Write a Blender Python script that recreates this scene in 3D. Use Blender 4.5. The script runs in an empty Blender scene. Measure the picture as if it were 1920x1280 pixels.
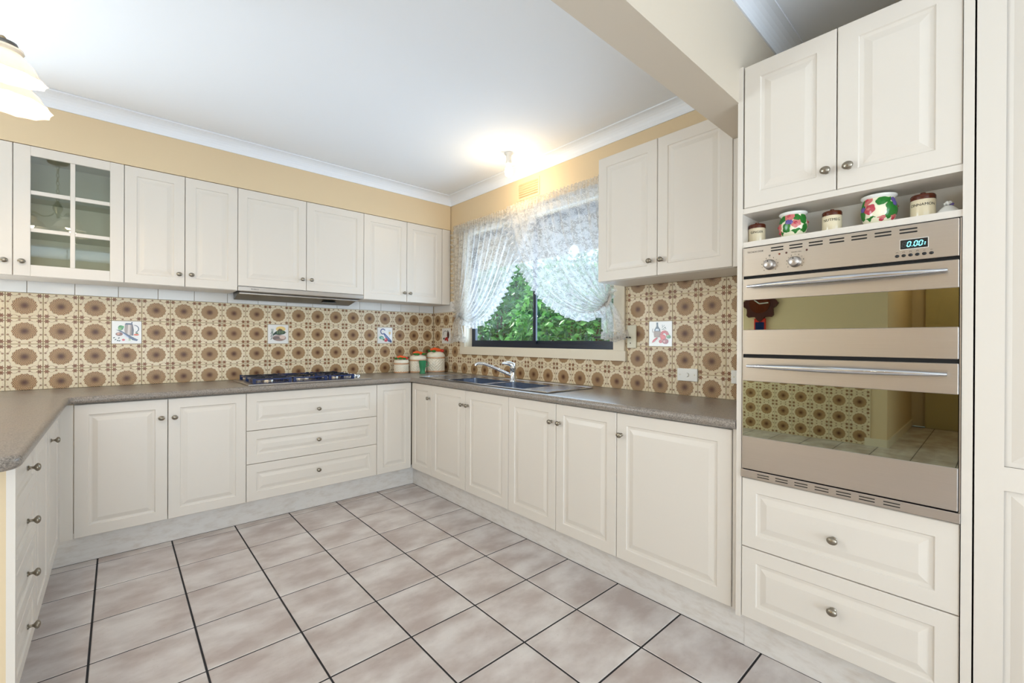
import bpy, bmesh, math, random
from mathutils import Vector, Matrix, Quaternion
random.seed(7)
S = bpy.context.scene
C = bpy.context.collection
PI = math.pi

# ------------------------------------------------------------------ camera
cam_d = bpy.data.cameras.new('camera'); cam = bpy.data.objects.new('camera', cam_d); C.objects.link(cam)
S.camera = cam
yaw, pitch, roll = 0.73166, -0.00202, 0.00415
fw = Vector((math.sin(yaw)*math.cos(pitch), math.cos(yaw)*math.cos(pitch), math.sin(pitch)))
rt = Vector((math.cos(yaw), -math.sin(yaw), 0)); up = rt.cross(fw)
r2 = rt*math.cos(roll)+up*math.sin(roll); u2 = -rt*math.sin(roll)+up*math.cos(roll)
mw = Matrix((r2, u2, -fw)).transposed().to_4x4()
mw.translation = Vector((-2.36375, -3.81782, 1.20565))
cam.matrix_world = mw
cam_d.sensor_width = 36.0
cam_d.lens = 824.21/1920*36
cam_d.clip_start = 0.02

# ------------------------------------------------------------------ world, sun, daylight, exposure
W = bpy.data.worlds.new('world'); S.world = W; W.use_nodes = True
bg = W.node_tree.nodes['Background']
bg.inputs['Color'].default_value = (0.62, 0.80, 1.0, 1); bg.inputs['Strength'].default_value = 1.9
def light(name, kind, loc, energy, color, size=None, size_y=None, aim=None, radius=None):
    d = bpy.data.lights.new(name, kind); d.energy = energy; d.color = color
    if kind == 'AREA':
        d.shape = 'RECTANGLE'; d.size = size; d.size_y = size_y
    if radius is not None: d.shadow_soft_size = radius
    o = bpy.data.objects.new(name, d); C.objects.link(o); o.location = loc
    if aim is not None: o.rotation_euler = Vector(aim).to_track_quat('-Z', 'Y').to_euler()
    return o
sun = light('sun', 'SUN', (3, 6, 8), 7.0, (1.0, 0.95, 0.85), aim=(0.34, -0.52, -0.78)); sun.data.angle = 0.02
# fill lamps at added, unseen glazing: rear, side and garden door
light('added_fill_rear', 'AREA', (-2.75, -7.62, 1.15), 112, (0.78, 0.88, 1.0), 3.4, 2.0, (0, 1, 0.45))
light('added_fill_side', 'AREA', (-5.5, -5.8, 1.35), 22, (0.88, 0.94, 1.0), 2.3, 1.5, (1, 0, 0.45))
light('added_fill_back_left', 'AREA', (-4.35, 0.12, 1.1), 106, (0.78, 0.89, 1.0), 1.6, 1.9, (0.25, -1, 0.4))
light('daylight_kitchen_window', 'AREA', (0.62, -1.2, 1.40), 58, (0.56, 0.74, 1.0), 2.4, 1.1, (-1, 0, 0.30))
VS = S.view_settings
VS.view_transform = 'Standard'; VS.look = 'None'; VS.exposure = 0.36; VS.gamma = 1.0
VS.use_curve_mapping = False

# ------------------------------------------------------------------ material helpers
def lin(c):
    c = c/255.0
    return c/12.92 if c <= 0.04045 else ((c+0.055)/1.055)**2.4
def rgb(r, g, b): return (lin(r), lin(g), lin(b), 1)
class NT:
    def __init__(s, name):
        s.m = bpy.data.materials.new(name); s.m.use_nodes = True
        s.t = s.m.node_tree; s.b = s.t.nodes['Principled BSDF']; s.out = s.t.nodes['Material Output']
    def n(s, typ, **k):
        nd = s.t.nodes.new(typ)
        for a, v in k.items(): setattr(nd, a, v)
        return nd
    def put(s, sock, v):
        if hasattr(v, 'is_output') or isinstance(v, bpy.types.NodeSocket): s.t.links.new(v, sock)
        else: sock.default_value = v
    def math(s, op, a, b=0.0, clamp=False):
        nd = s.n('ShaderNodeMath', operation=op); nd.use_clamp = clamp
        s.put(nd.inputs[0], a); s.put(nd.inputs[1], b); return nd.outputs[0]
    def mix(s, f, a, b, blend='MIX'):
        nd = s.n('ShaderNodeMix', data_type='RGBA', blend_type=blend)
        s.put(nd.inputs[0], f); s.put(nd.inputs[6], a); s.put(nd.inputs[7], b); return nd.outputs[2]
    def noise(s, vec, scale, detail=3, rough=0.5):
        nd = s.n('ShaderNodeTexNoise'); nd.inputs['Scale'].default_value = scale
        nd.inputs['Detail'].default_value = detail; nd.inputs['Roughness'].default_value = rough
        if vec is not None: s.put(nd.inputs['Vector'], vec)
        return nd.outputs[0]
    def ramp(s, v, lo, hi):
        nd = s.n('ShaderNodeMapRange'); nd.inputs[1].default_value = lo; nd.inputs[2].default_value = hi
        s.put(nd.inputs[0], v); return nd.outputs[0]
    def coord(s, which='Object'): return s.n('ShaderNodeTexCoord').outputs[which]
    def scale(s, vec, sc):
        nd = s.n('ShaderNodeMapping'); nd.inputs['Scale'].default_value = sc; s.put(nd.inputs[0], vec); return nd.outputs[0]
    def bump(s, h, strength=0.2, dist=0.002):
        nd = s.n('ShaderNodeBump'); nd.inputs['Strength'].default_value = strength; nd.inputs['Distance'].default_value = dist
        s.put(nd.inputs['Height'], h); s.put(s.b.inputs['Normal'], nd.outputs[0])
    def base(s, v): s.put(s.b.inputs['Base Color'], v)
    def rough(s, v): s.put(s.b.inputs['Roughness'], v)
def simple(name, col, rough=0.5, metal=0.0, spec=None, var=0.0, vscale=8.0):
    t = NT(name)
    if var > 0:
        f = t.noise(t.coord(), vscale, 4)
        d = tuple(max(0, c*(1-var)) for c in col[:3])+(1,)
        t.base(t.mix(f, d, col))
    else: t.base(col)
    t.rough(rough); t.b.inputs['Metallic'].default_value = metal
    if spec is not None: t.b.inputs['Specular IOR Level'].default_value = spec
    return t.m
def emit(name, col, strength):
    t = NT(name); t.base((0, 0, 0, 1)); t.b.inputs['Emission Color'].default_value = col
    t.b.inputs['Emission Strength'].default_value = strength; return t.m

M = {}
M['cab'] = simple('cabinet_vinyl', rgb(222, 213, 201), 0.34, var=0.02, vscale=3)
M['carcass'] = simple('cabinet_carcass', rgb(228, 221, 210), 0.45)
M['wall'] = simple('wall_paint', rgb(222, 199, 162), 0.6, var=0.03, vscale=2)
M['ceil'] = simple('ceiling_paint', rgb(241, 243, 246), 0.8)
M['cornice'] = simple('cornice_paint', rgb(238, 241, 246), 0.55)
M['beam'] = simple('beam_paint', rgb(214, 201, 182), 0.6, var=0.03, vscale=2)
M['trim'] = simple('cream_trim', rgb(226, 214, 192), 0.4)
M['kick'] = None
M['knob'] = simple('pewter', rgb(150, 142, 128), 0.3, 1.0)
M['steel'] = None
M['chrome'] = simple('chrome', rgb(205, 208, 212), 0.09, 1.0)
M['black'] = simple('black_plastic', rgb(16, 16, 18), 0.3)
M['gap'] = simple('dark_gap', rgb(22, 20, 18), 0.7)
M['blackframe'] = simple('navy_aluminium', rgb(18, 28, 46), 0.3)
M['white'] = simple('white_plastic', rgb(236, 234, 228), 0.3)
M['glaze_white'] = simple('white_glaze', rgb(238, 236, 230), 0.12)
M['enamel'] = simple('sky_tinted_enamel', rgb(8, 32, 78), 0.22)  # blue of the reflected sky put into the dark base colour
M['iron'] = simple('cast_iron', rgb(12, 16, 24), 0.3)
M['burner'] = simple('burner_metal', rgb(190, 180, 165), 0.3, 1.0)
M['brass'] = simple('antique_brass', rgb(150, 128, 92), 0.3, 1.0)
M['greymetal'] = simple('grey_metal', rgb(120, 118, 114), 0.35, 1.0)
M['grout_floor'] = simple('dark_grout', rgb(38, 36, 38), 0.9)
M['grout_wall'] = simple('tan_grout', rgb(150, 130, 98), 0.9)
M['stone_cream'] = simple('stoneware_cream', rgb(226, 212, 180), 0.15)
M['stone_brown'] = simple('stoneware_brown', rgb(96, 38, 14), 0.12, var=0.4, vscale=60)
M['terracotta'] = simple('tan_glaze', rgb(200, 150, 110), 0.2)
M['basket'] = simple('ivory_glaze', rgb(236, 226, 206), 0.22)
M['carrot'] = simple('carrot_glaze', rgb(235, 92, 38), 0.2)
M['leafgreen'] = simple('leaf_glaze', rgb(46, 132, 50), 0.2, var=0.4, vscale=90)
M['tomato'] = simple('tomato_glaze', rgb(205, 48, 36), 0.2)
M['pink'] = simple('pink_glaze', rgb(226, 130, 124), 0.18, var=0.35, vscale=110)
M['rose'] = simple('rose_glaze', rgb(205, 70, 86), 0.18, var=0.35, vscale=110)
M['violet'] = simple('violet_glaze', rgb(98, 84, 150), 0.2)
M['potcream'] = simple('pot_cream_glaze', rgb(240, 234, 205), 0.14)
M['ink'] = simple('ink', rgb(25, 22, 20), 0.5)
M['beige_canvas'] = simple('awning_canvas', rgb(168, 146, 112), 0.8)  # plain beige of the awning canvas
M['bark'] = simple('bark', rgb(92, 74, 58), 0.9)
M['soil'] = simple('garden_soil', rgb(96, 90, 70), 0.95, var=0.4)
M['wood_dark'] = simple('dark_red_wood', rgb(70, 24, 18), 0.35)
M['doorpaint'] = simple('olive_door_paint', rgb(196, 180, 130), 0.5)
M['fence'] = simple('fence_paint', rgb(150, 160, 165), 0.8)
M['ivory'] = simple('ivory_plastic', rgb(222, 216, 192), 0.35)
M['orange_led'] = emit('amber_indicator', rgb(190, 80, 30), 0.3)
M['bulb'] = emit('lit_bulb', (1.0, 0.95, 0.86, 1), 6.0)
M['bulb_warm'] = emit('lit_candle_bulb', (1.0, 0.88, 0.68, 1), 1.6)
M['digit'] = emit('cyan_digits', (0.25, 0.9, 1.0, 1), 1.6)
M['digit_off'] = simple('unlit_digit', rgb(52, 56, 58), 0.4)

def mk_kick():
    t = NT('kickboard_paint'); co = t.coord()
    f = t.noise(t.scale(co, (3, 3, 9)), 5, 5, 0.6)
    t.base(t.mix(t.ramp(f, 0.45, 0.75), rgb(222, 216, 209), rgb(206, 196, 185))); t.rough(0.5); return t.m
M['kick'] = mk_kick()
def mk_steel(name, col, r):
    t = NT(name); co = t.coord()
    f = t.noise(t.scale(co, (2, 2, 260)), 3, 4)
    t.base(t.mix(f, tuple(c*0.88 for c in col[:3])+(1,), col)); t.b.inputs['Metallic'].default_value = 1
    t.put(t.b.inputs['Roughness'], t.math('ADD', t.math('MULTIPLY', f, 0.12), r)); return t.m
M['steel'] = mk_steel('brushed_steel', rgb(192, 185, 178), 0.26)
M['sinksteel'] = mk_steel('sink_steel', rgb(172, 180, 196), 0.16)
def mk_darkglass():
    t = NT('oven_glass'); t.base(rgb(136, 138, 120)); t.b.inputs['Metallic'].default_value = 1; t.rough(0.015); return t.m
M['darkglass'] = mk_darkglass()
def mk_glass(name, tint, refl):
    t = NT(name); tr = t.n('ShaderNodeBsdfTransparent'); tr.inputs[0].default_value = tint
    gl = t.n('ShaderNodeBsdfGlossy'); gl.inputs['Roughness'].default_value = 0.01
    lw = t.n('ShaderNodeLayerWeight'); lw.inputs[0].default_value = 0.25
    f = t.math('ADD', t.math('MULTIPLY', lw.outputs['Facing'], refl), refl*0.6, True)
    mx = t.n('ShaderNodeMixShader'); t.put(mx.inputs[0], f); t.put(mx.inputs[1], tr.outputs[0]); t.put(mx.inputs[2], gl.outputs[0])
    t.put(t.out.inputs[0], mx.outputs[0]); return t.m
M['glass'] = mk_glass('clear_glass', (0.96, 0.98, 0.97, 1), 0.08)
M['cabglass'] = mk_glass('cabinet_glass', (0.86, 0.89, 0.84, 1), 0.13)
def mk_shade():
    t = NT('frosted_lamp_glass')
    tl = t.n('ShaderNodeBsdfTranslucent'); tl.inputs[0].default_value = (0.85, 0.74, 0.58, 1)
    df = t.n('ShaderNodeBsdfPrincipled'); df.inputs['Base Color'].default_value = (0.82, 0.74, 0.62, 1); df.inputs['Roughness'].default_value = 0.15
    mx = t.n('ShaderNodeMixShader'); mx.inputs[0].default_value = 0.05
    t.put(mx.inputs[1], df.outputs[0]); t.put(mx.inputs[2], tl.outputs[0]); t.put(t.out.inputs[0], mx.outputs[0]); return t.m
M['shade'] = mk_shade()
def mk_lace():
    t = NT('lace'); co = t.coord('UV')
    v = t.n('ShaderNodeTexVoronoi'); v.inputs['Scale'].default_value = 120; t.put(v.inputs['Vector'], co)
    big = t.noise(co, 22, 2)
    hole = t.ramp(v.outputs['Distance'], 0.25, 0.55)
    fl = t.ramp(big, 0.46, 0.56)
    alpha = t.math('SUBTRACT', 0.78, t.math('MULTIPLY', hole, t.math('SUBTRACT', 0.36, t.math('MULTIPLY', fl, 0.24))))
    tr = t.n('ShaderNodeBsdfTransparent')
    df = t.n('ShaderNodeBsdfDiffuse'); df.inputs[0].default_value = (0.80, 0.73, 0.62, 1)
    tl = t.n('ShaderNodeBsdfTranslucent'); tl.inputs[0].default_value = (0.62, 0.63, 0.66, 1)
    m1 = t.n('ShaderNodeMixShader'); m1.inputs[0].default_value = 0.45
    t.put(m1.inputs[1], df.outputs[0]); t.put(m1.inputs[2], tl.outputs[0])
    m2 = t.n('ShaderNodeMixShader'); t.put(m2.inputs[0], alpha); t.put(m2.inputs[1], tr.outputs[0]); t.put(m2.inputs[2], m1.outputs[0])
    t.put(t.out.inputs[0], m2.outputs[0]); return t.m
M['lace'] = mk_lace()
def mk_bench():
    t = NT('speckled_laminate'); co = t.coord()
    a = t.noise(co, 260, 2, 0.7); b = t.noise(t.scale(co, (1, 1, 1)), 14, 4); c = t.noise(co, 120, 3, 0.8)
    col = t.mix(t.ramp(a, 0.35, 0.65), rgb(106, 98, 91), rgb(166, 156, 145))
    col = t.mix(t.math('MULTIPLY', t.ramp(c, 0.52, 0.66), 0.7), col, rgb(82, 74, 68))
    col = t.mix(t.math('MULTIPLY', t.ramp(b, 0.4, 0.7), 0.3), col, rgb(148, 132, 114))
    t.base(col); t.rough(0.3); return t.m
M['bench'] = mk_bench()
def mk_floortile():
    t = NT('floor_tile_glaze'); oi = t.n('ShaderNodeObjectInfo'); co = t.coord()
    va = t.n('ShaderNodeVectorMath', operation='ADD'); t.put(va.inputs[0], co)
    cx = t.n('ShaderNodeCombineXYZ'); t.put(cx.inputs[0], t.math('MULTIPLY', oi.outputs['Random'], 37.0)); t.put(cx.inputs[1], t.math('MULTIPLY', oi.outputs['Random'], 91.0))
    t.put(va.inputs[1], cx.outputs[0]); vec = va.outputs[0]
    f = t.noise(t.scale(vec, (1.0, 1.6, 1)), 4.2, 4, 0.55); g = t.noise(vec, 90, 3, 0.7)
    col = t.mix(t.ramp(f, 0.36, 0.66), rgb(182, 168, 161), rgb(219, 212, 207))
    col = t.mix(t.math('MULTIPLY', t.ramp(g, 0.62, 0.72), 0.3), col, rgb(140, 124, 112))
    t.base(col); t.put(t.b.inputs['Roughness'], t.math('ADD', t.math('MULTIPLY', f, 0.2), 0.32)); return t.m
M['floortile'] = mk_floortile()
def mk_walltile():
    t = NT('brown_medallion_tile'); co = t.coord('UV')
    sp = t.n('ShaderNodeSeparateXYZ'); t.put(sp.inputs[0], co)
    m = t.math
    u = m('MULTIPLY', m('SUBTRACT', sp.outputs[0], 0.5), 2.0); v = m('MULTIPLY', m('SUBTRACT', sp.outputs[1], 0.5), 2.0)
    hyp = lambda a, b: m('SQRT', m('ADD', m('MULTIPLY', a, a), m('MULTIPLY', b, b)))
    sub = lambda a, b: m('SUBTRACT', a, b)
    below = lambda d, r, soft=0.03: m('DIVIDE', sub(r, d), soft, True)
    r = hyp(u, v); th = m('ARCTAN2', v, u)
    # medallion outline with shallow lobes
    R = m('ADD', m('ADD', 0.69, m('MULTIPLY', m('COSINE', m('MULTIPLY', th, 14.0)), 0.025)), m('MULTIPLY', m('COSINE', m('MULTIPLY', th, 28.0)), 0.012))
    med = below(r, R, 0.03)
    # rings of petals: cream specks between brown strokes
    ring = m('SINE', m('MULTIPLY', r, 52.0)); ray = m('SINE', m('MULTIPLY', th, 24.0))
    speck = m('MULTIPLY', m('ADD', m('MULTIPLY', ring, ray), m('MULTIPLY', m('COSINE', m('MULTIPLY', th, 48.0)), 0.45)), 1.0)
    speck = m('MULTIPLY', t.ramp(speck, -0.2, 0.6), t.ramp(r, 0.0, 0.4))
    inner = t.mix(speck, rgb(88, 50, 26), rgb(214, 178, 130))
    inner = t.mix(m('MULTIPLY', below(r, 0.26, 0.26), 0.75), inner, rgb(74, 36, 20))
    a = m('ABSOLUTE', u); b = m('ABSOLUTE', v); mx = m('MAXIMUM', a, b); mn = m('MINIMUM', a, b)
    th2 = m('ARCTAN2', sub(b, 0.8), sub(a, 0.8))
    rosette = below(hyp(sub(a, 0.8), sub(b, 0.8)), m('ADD', 0.15, m('MULTIPLY', m('COSINE', m('MULTIPLY', th2, 6.0)), 0.035)), 0.03)
    bud = below(hyp(sub(mx, 0.87), sub(mn, 0.27)), 0.095, 0.045)
    bud2 = below(hyp(sub(mx, 0.79), sub(mn, 0.40)), 0.035, 0.03)
    stem = m('MULTIPLY', below(m('ABSOLUTE', sub(hyp(sub(mx, 1.0), sub(mn, 0.54)), 0.27)), 0.017, 0.014), below(mx, 0.93, 0.02))
    arc = below(m('ABSOLUTE', sub(hyp(sub(mx, 1.04), mn), 0.17)), 0.011, 0.014)
    lines = m('MAXIMUM', m('MULTIPLY', stem, 0.85), m('MULTIPLY', arc, 0.6))
    fl = m('MAXIMUM', m('MAXIMUM', rosette, m('MULTIPLY', bud, 0.85)), m('MAXIMUM', bud2, lines))
    fnoise = t.noise(co, 46, 3, 0.7)
    flc = t.mix(t.ramp(fnoise, 0.35, 0.65), rgb(92, 52, 30), rgb(158, 108, 68))
    oi = t.n('ShaderNodeObjectInfo')
    cream = t.mix(oi.outputs['Random'], rgb(226, 210, 180), rgb(220, 202, 168))
    col = t.mix(fl, cream, flc)
    col = t.mix(med, col, inner)
    t.base(col); t.rough(0.3); t.b.inputs['Specular IOR Level'].default_value = 0.3; t.bump(m('ADD', m('MULTIPLY', speck, med), fl), 0.25, 0.0008)
    return t.m
M['walltile'] = mk_walltile()
M['whitetile'] = simple('white_tile_glaze', rgb(226, 222, 216), 0.12)
def mk_print():
    t = NT('printed_glaze'); at = t.n('ShaderNodeVertexColor'); at.layer_name = 'Col'
    t.base(at.outputs[0]); t.rough(0.2); return t.m
M['print'] = mk_print()
def mk_leaf():
    t = NT('shrub_leaf'); g = t.n('ShaderNodeNewGeometry')
    rnd = g.outputs['Random Per Island']
    c = t.mix(rnd, rgb(14, 80, 46), rgb(112, 178, 92))
    df = t.n('ShaderNodeBsdfPrincipled'); t.put(df.inputs['Base Color'], c); df.inputs['Roughness'].default_value = 0.35
    tl = t.n('ShaderNodeBsdfTranslucent'); t.put(tl.inputs[0], c)
    mx = t.n('ShaderNodeMixShader'); mx.inputs[0].default_value = 0.35
    t.put(mx.inputs[1], df.outputs[0]); t.put(mx.inputs[2], tl.outputs[0]); t.put(t.out.inputs[0], mx.outputs[0]); return t.m
M['leaf'] = mk_leaf()
def mk_cup():
    t = NT('green_plastic'); t.base(rgb(70, 160, 110)); t.rough(0.2); t.b.inputs['Transmission Weight'].default_value = 0.4; return t.m
M['cup'] = mk_cup()

# ------------------------------------------------------------------ mesh helpers
class MB:
    def __init__(s): s.v = []; s.f = []; s.c = []; s.uv = []
    def add(s, vs, fs, col=None, uvs=None, T=None):
        o = len(s.v)
        s.v += [tuple(T @ Vector(p)) if T is not None else tuple(p) for p in vs]
        for i, f in enumerate(fs):
            s.f.append([o+k for k in f]); s.c.append(col); s.uv.append(uvs[i] if uvs else None)
        return s
    def box(s, x0, x1, y0, y1, z0, z1, T=None, col=None):
        vs = [(x0,y0,z0),(x1,y0,z0),(x1,y1,z0),(x0,y1,z0),(x0,y0,z1),(x1,y0,z1),(x1,y1,z1),(x0,y1,z1)]
        return s.add(vs, [(3,2,1,0),(4,5,6,7),(0,1,5,4),(1,2,6,5),(2,3,7,6),(3,0,4,7)], col, None, T)
    def lathe(s, prof, n=24, T=None, rmod=None, col=None, close=False):
        vs = []; fs = []
        k = len(prof)
        for i in range(n):
            a = 2*PI*i/n
            for j, (r, z) in enumerate(prof):
                rr = r if rmod is None else rmod(r, z, a, j)
                vs.append((rr*math.cos(a), rr*math.sin(a), z))
        for i in range(n):
            i2 = (i+1) % n
            for j in range(k-1):
                fs.append((i*k+j, i2*k+j, i2*k+j+1, i*k+j+1))
        if prof[0][0] > 1e-6 and close: fs.append([i*k for i in range(n)][::-1])
        if prof[-1][0] > 1e-6 and close: fs.append([i*k+k-1 for i in range(n)])
        return s.add(vs, fs, col, None, T)
    def ell(s, c, r, n=14, m=8, T=None, col=None):
        prof = [(math.sin(PI*j/m), -math.cos(PI*j/m)) for j in range(m+1)]
        M2 = Matrix.Translation(c) @ Matrix.Diagonal((r[0], r[1], r[2], 1))
        return s.lathe(prof, n, (T @ M2) if T is not None else M2, col=col)
    def tube(s, pts, rad, n=8, T=None, col=None, caps=True):
        P = [Vector(p) for p in pts]; vs = []; fs = []
        rs = rad if isinstance(rad, (list, tuple)) else [rad]*len(P)
        t0 = (P[1]-P[0]).normalized(); up_ = Vector((0,0,1)) if abs(t0.z) < 0.9 else Vector((1,0,0))
        nx = t0.cross(up_).normalized()
        for i, p in enumerate(P):
            t = (P[min(i+1, len(P)-1)]-P[max(i-1, 0)]).normalized()
            nx = (nx - t*nx.dot(t)).normalized(); ny = t.cross(nx)
            for k in range(n):
                a = 2*PI*k/n; vs.append(p+(nx*math.cos(a)+ny*math.sin(a))*rs[i])
        for i in range(len(P)-1):
            for k in range(n):
                k2 = (k+1) % n; fs.append((i*n+k, i*n+k2, (i+1)*n+k2, (i+1)*n+k))
        if caps: fs += [list(range(n))[::-1], [(len(P)-1)*n+k for k in range(n)]]
        return s.add(vs, fs, col, None, T)
    def prism(s, poly, y0, y1, T=None, col=None):      # polygon in x,z extruded along y
        n = len(poly); vs = [(x, y0, z) for x, z in poly]+[(x, y1, z) for x, z in poly]
        fs = [list(range(n)), list(range(n, 2*n))[::-1]]+[(i, (i+1) % n+0, (i+1) % n+n, i+n)[::-1] for i in range(n)]
        return s.add(vs, fs, col, None, T)
    def mesh(s, name, mat=None, smooth=False):
        me = bpy.data.meshes.new(name); me.from_pydata([tuple(p) for p in s.v], [], s.f)
        if any(u for u in s.uv):
            L = me.uv_layers.new(name='UVMap')
            for p, u in zip(me.polygons, s.uv):
                if u:
                    for li, q in zip(p.loop_indices, u): L.data[li].uv = q
        if any(c for c in s.c):
            A = me.color_attributes.new('Col', 'FLOAT_COLOR', 'CORNER')
            for p, c in zip(me.polygons, s.c):
                for li in p.loop_indices: A.data[li].color = c or (1, 1, 1, 1)
        if mat is not None: me.materials.append(mat)
        bm = bmesh.new(); bm.from_mesh(me); bmesh.ops.recalc_face_normals(bm, faces=bm.faces); bm.to_mesh(me); bm.free()
        if smooth is not False:
            for p in me.polygons: p.use_smooth = True
            try: me.set_sharp_from_angle(angle=math.radians(smooth if smooth is not True else 40))
            except Exception: pass
        return me
    def build(s, name, mat, parent=None, smooth=False, loc=(0,0,0), rot=(0,0,0)):
        return obj(name, s.mesh(name, mat, smooth), parent, loc, rot)
def obj(name, me, parent=None, loc=(0,0,0), rot=(0,0,0)):
    o = bpy.data.objects.new(name, me); C.objects.link(o); o.location = loc; o.rotation_euler = rot
    if parent is not None: o.parent = parent
    return o
def tag(o, label=None, cat=None, group=None, kind=None):
    if label: o['label'] = label
    if cat: o['category'] = cat
    if group: o['group'] = group
    if kind: o['kind'] = kind
    return o
def thing(name, label, cat, loc=(0,0,0), rotz=0, group=None):
    return tag(obj(name, None, None, loc, (0,0,rotz)), label, cat, group)
def struct(o): o['kind'] = 'structure'; return o
def box(name, mat, parent, x0, x1, y0, y1, z0, z1): return MB().box(x0,x1,y0,y1,z0,z1).build(name, mat, parent)
def bev(o, w=0.002, seg=2):
    m = o.modifiers.new('bevel', 'BEVEL'); m.width = w; m.segments = seg; m.limit_method = 'ANGLE'; return o
_txt = {}
def text_me(s, size, mat, depth=0.0004):
    cu = bpy.data.curves.new('txt', 'FONT'); cu.body = s; cu.size = size; cu.align_x = 'CENTER'; cu.align_y = 'CENTER'; cu.extrude = depth
    cu.resolution_u = 3
    o = bpy.data.objects.new('txt', cu); C.objects.link(o); dg = bpy.context.evaluated_depsgraph_get()
    me = bpy.data.meshes.new_from_object(o.evaluated_get(dg)); bpy.data.objects.remove(o)
    me.materials.clear(); me.materials.append(mat); me.transform(Matrix.Rotation(PI/2, 4, 'X')); return me   # now in x,z facing -y

# ------------------------------------------------------------------ structure: floor, walls, ceiling
TX0, TPX, TY0, TPY = -2.442, 0.3235, -0.581, 0.3275
fl = struct(box('floor', M['grout_floor'], None, -7.4, 0.1, -7.6, 0.1, -0.1, -0.002))
tile_cache = {}
def ftile(x0, x1, y0, y1):
    g = 0.0035; w = round(x1-x0-2*g, 4); h = round(y1-y0-2*g, 4)
    if w < 0.005 or h < 0.005: return
    if (w, h) not in tile_cache:
        b = MB(); e = 0.002
        vs = [(0,0,-0.006),(w,0,-0.006),(w,h,-0.006),(0,h,-0.006),(0,0,-e),(w,0,-e),(w,h,-e),(0,h,-e),(e,e,0),(w-e,e,0),(w-e,h-e,0),(e,h-e,0)]
        fs = [(0,1,5,4),(1,2,6,5),(2,3,7,6),(3,0,4,7),(4,5,9,8),(5,6,10,9),(6,7,11,10),(7,4,8,11),(8,9,10,11)]
        b.add(vs, fs); tile_cache[(w, h)] = b.mesh('floor_tile', M['floortile'])
    obj('floor_tile', tile_cache[(w, h)], fl, (x0+g, y0+g, 0))
FX1, FY1, FX0, FY0 = -0.505, -0.503, -3.15, -4.4
rest = MB()
for i in range(-16, 9):
    for j in range(-1, 22):
        x0, x1 = TX0+i*TPX, TX0+(i+1)*TPX; y1, y0 = TY0-(j-0)*TPY+TPY, TY0-(j-0)*TPY
        cx, cy = (x0+x1)/2, (y0+y1)/2
        x1c, y1c = min(x1, FX1), min(y1, FY1)
        if x1c-x0 < 0.02: continue
        if cx > FX0 and cy > FY0 and x0 > -2.8:
            if y1c-y0 < 0.02: continue
            ftile(x0, x1c, y0, y1c)
        elif x0 > -5.65 or (-4.1 < cy < -2.9 and x0 > -7.3):
            if y1 > 0.0 and cx > -3.2: continue
            rest.box(x0+.0035, min(x1, -0.61 if cy < -3.2 else x1)-.0035, y0+.0035, min(y1, 0)-.0035, -0.006, 0)
rf = rest.build('tile_field', M['floortile'], fl); rf['kind'] = 'stuff'

wbm = MB(); wbm.box(-3.5, 0.14, 0.006, 0.14, 0, 2.56); wbm.box(-5.5, -5.2, 0.006, 0.14, 0, 2.56); wbm.box(-5.2, -3.5, 0.006, 0.14, 2.1, 2.56)
wb = struct(wbm.build('wall_back', M['grout_wall']))
bk = struct(box('wall_bulkhead', M['wall'], None, -3.45, 0.0, -0.30, 0.004, 2.253, 2.56))
# window opening in the right wall: y -2.165..-0.55, z 1.145..2.16
b = MB()
b.box(0.006, 0.12, -7.6, -2.165, 0, 2.56); b.box(0.006, 0.12, -0.55, 0.006, 0, 2.56)
b.box(0.006, 0.12, -2.165, -0.55, 0, 1.145); b.box(0.006, 0.12, -2.165, -0.55, 2.16, 2.56)
wr = struct(b.build('wall_right', M['wall']))
# dining end of the room and hallway behind the camera
wl = MB(); wl.box(-5.5, -5.36, -2.95, 0.006, 0, 2.56); wl.box(-5.5, -5.36, -4.6, -4.1, 0, 2.56); wl.box(-5.5, -5.36, -7.6, -7.0, 0, 2.56)
wl.box(-5.5, -5.36, -7.0, -4.6, 0, 0.6); wl.box(-5.5, -5.36, -7.0, -4.6, 2.1, 2.56); wl.box(-5.5, -5.36, -4.1, -2.95, 2.15, 2.56)
wl = struct(wl.build('wall_left', M['wall']))
wh = MB(); wh.box(-7.4, -5.5, -2.95, -2.85, 0, 2.56); wh.box(-7.4, -5.5, -4.2, -4.1, 0, 2.56); wh.box(-7.5, -7.4, -4.2, -2.85, 0, 2.56)
struct(wh.build('wall_hallway', M['wall']))
wq = MB(); wq.box(-5.5, -4.45, -7.6, -7.5, 0, 2.56); wq.box(-1.05, 0.006, -7.6, -7.5, 0, 2.56); wq.box(-4.45, -1.05, -7.6, -7.5, 2.15, 2.56)
struct(wq.build('wall_rear', M['wall']))
struct(box('ceiling', M['ceil'], None, -7.5, 0.3, -7.7, 0.14, 2.56, 2.66))
struct(box('ceiling_beam', M['beam'], None, -5.36, 0.0, -3.14, -3.005, 2.12, 2.56))
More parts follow.
